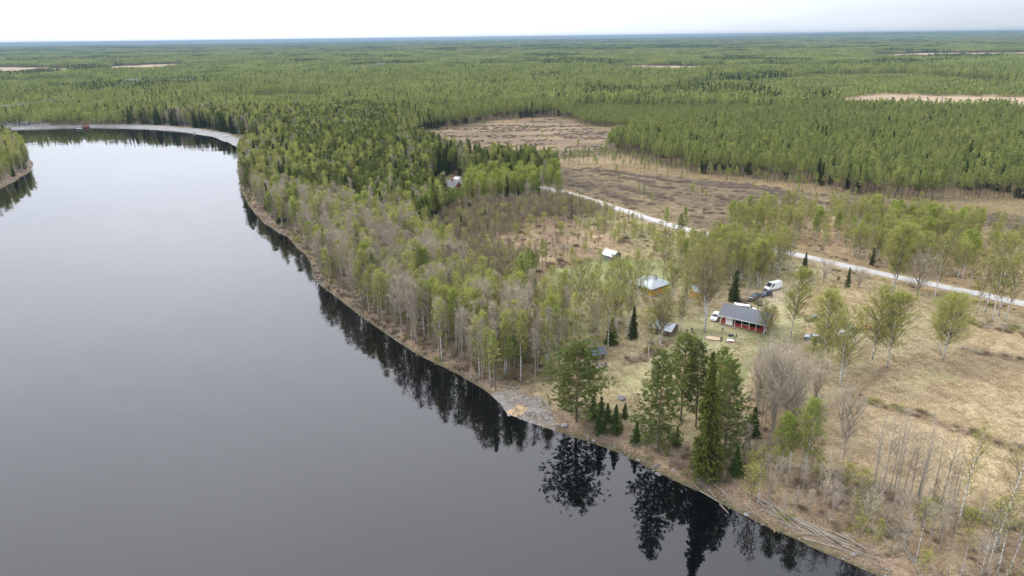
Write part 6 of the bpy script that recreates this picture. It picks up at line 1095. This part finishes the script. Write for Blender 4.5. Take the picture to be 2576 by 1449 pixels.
for uvs, n, j in ((q5([(950, 80), (1200, 110), (1460, 150), (1700, 190), (1900, 210), (2100, 235), (2415, 255)]), 150, 1.0), (q5([(1090, 125), (1300, 160), (1500, 195), (1560, 240), (1750, 265)]), 90, .8), (q5([(1230, 235), (1400, 280), (1550, 320), (1730, 360)]), 90, 1.2), (q5([(850, 235), (1030, 245)]), 26, 1.2), (q5([(1130, 300), (1300, 355), (1480, 400)]), 40, 1.5), ([(1717, 457), (1867, 467), (1950, 480), (2044, 511)], 150, 2.2), ([(1800, 500), (1950, 515)], 60, 4.), ([(2266, 520), (2324, 540)], 60, 3.), ([(2458, 545), (2576, 570)], 90, 4.), ([(2100, 515), (2400, 545)], 60, 4.)): SLP.append(line_pts(uvs, n, j, r))
xa, ya, r2 = cand(3.6, 270, 420, (20, 190), seed=9); k_ = inpoly(xa, ya, POLY['clearcut_near']) & (r2.random(len(xa)) < .22); SLP.append(np.stack([xa, ya], 1)[k_])
xa, ya, r2 = cand(4.2, 380, 760, (-120, 260), seed=10); k_ = inpoly(xa, ya, POLY['clearcut_far']) & (vnoise(xa * .35, ya * 1.2, 9) > .52) & (r2.random(len(xa)) < .8); SLP.append(np.stack([xa, ya], 1)[k_])
q = np.vstack(SLP); q = q[(dline(q[:, 0], q[:, 1], ROAD) > 4.5)]; n_ = len(q); scatter('logging_slash', SLm, np.column_stack([q, hz(q[:, 0], q[:, 1]) - .05]), r.integers(0, 4, n_), r.normal(-.35, .35, n_), r.uniform(.6, 1.2, n_), 'rows of grey logging slash and branches over the clearcuts', 'debris'); print('slash', n_)
for i, (a, b) in enumerate([(365, 662), (535, 608), (712, 616), (1040, 592), (1320, 715), (1290, 750), (730, 925), (640, 962), (525, 1022), (870, 788)]):
    u_, v_ = 1207.4 + .2778 * a, 402.5 + .2778 * b; p_ = GP(u_, v_); s_ = r.uniform(.8, 1.2); o = obj('brush_pile', slash_mesh(40 + i, 130, .9, 1.3).mesh('brush_pile', [M['brush']])); o.location = p_; o.scale = (s_, s_ * .7, s_ * .8)
    tag(o, ('brown brush pile leftmost on the dry clearing', 'big brown brush pile near the middle of the dry clearing', 'low brush pile right of the big one on the clearing', 'brush pile near the roadside strip of the clearing', 'brush pile upper of two beside the ditch near the barn', 'dark brush pile lower of two beside the ditch near the barn', 'long brush pile left of the log barn at the lawn edge', 'small brush pile left of the long one at the lawn edge', 'small brush pile at the left corner of the north lawn', 'rounded brush pile behind the bush beside the log barn')[i], 'brush pile', 'brush piles on the clearing')
# stones of the shore
x, y, r = cand(.62, 66, 330, (-200, 110), seed=12); s_ = shore_sd(x, y); spt = inpoly(x, y, Pn([(1215, 978), (1270, 970), (1369, 1000), (1385, 1022), (1400, 1060), (1350, 1075), (1262, 1035), (1240, 1000)])) & (fnoise(x, y, 5) > .38) & ~inpoly(x, y, Pn([(1275, 1012), (1310, 1009), (1335, 1020), (1300, 1030), (1275, 1027)]))
k_ = ((s_ > -.3) & (s_ < 2.2) & (r.random(len(x)) < .30)) | ((s_ > -.2) & (s_ < 6) & (r.random(len(x)) < .05)) | (spt & (s_ > -.3) & (r.random(len(x)) < .75)); x, y, s_ = x[k_], y[k_], s_[k_]; n_ = len(x); spt = spt[k_]; sz = r.uniform(.08, .26, n_) * np.where(r.random(n_) < .04, 2.2, 1)
scatter('shore_gravel', RM, np.stack([x, y, hz(x, y, s_) + .02], 1), np.where(spt, r.integers(0, 2, n_), r.integers(0, 6, n_)), r.random(n_) * 6.3, sz, 'grey stones and gravel along the water line', 'gravel'); print('stones', n_)
# ------------------------------------------------------------------ air
hb = G(); x0, x1, y0, y1, z0, z1 = -26000, 26000, -300, 33000, -6, max(84., float(gz.max()) + 3.)
hb.add([(x, y, z_) for x in (x0, x1) for y in (y0, y1) for z_ in (z0, z1)], [(0, 1, 3, 2), (4, 6, 7, 5), (0, 4, 5, 1), (2, 3, 7, 6), (0, 2, 6, 4), (1, 5, 7, 3)])
m = mat('air'); t = NT(m); v = t.n('ShaderNodeVolumePrincipled', i={'Color': (.25, .36, .465, 1), 'Density': HAZE, 'Anisotropy': .0}) if (HAZE := 8.5e-5) else None
t.t.links.new(v.outputs[0], t.n('ShaderNodeOutputMaterial').inputs['Volume'])
tag(obj('haze', hb.mesh('haze', [m])), kind='stuff')
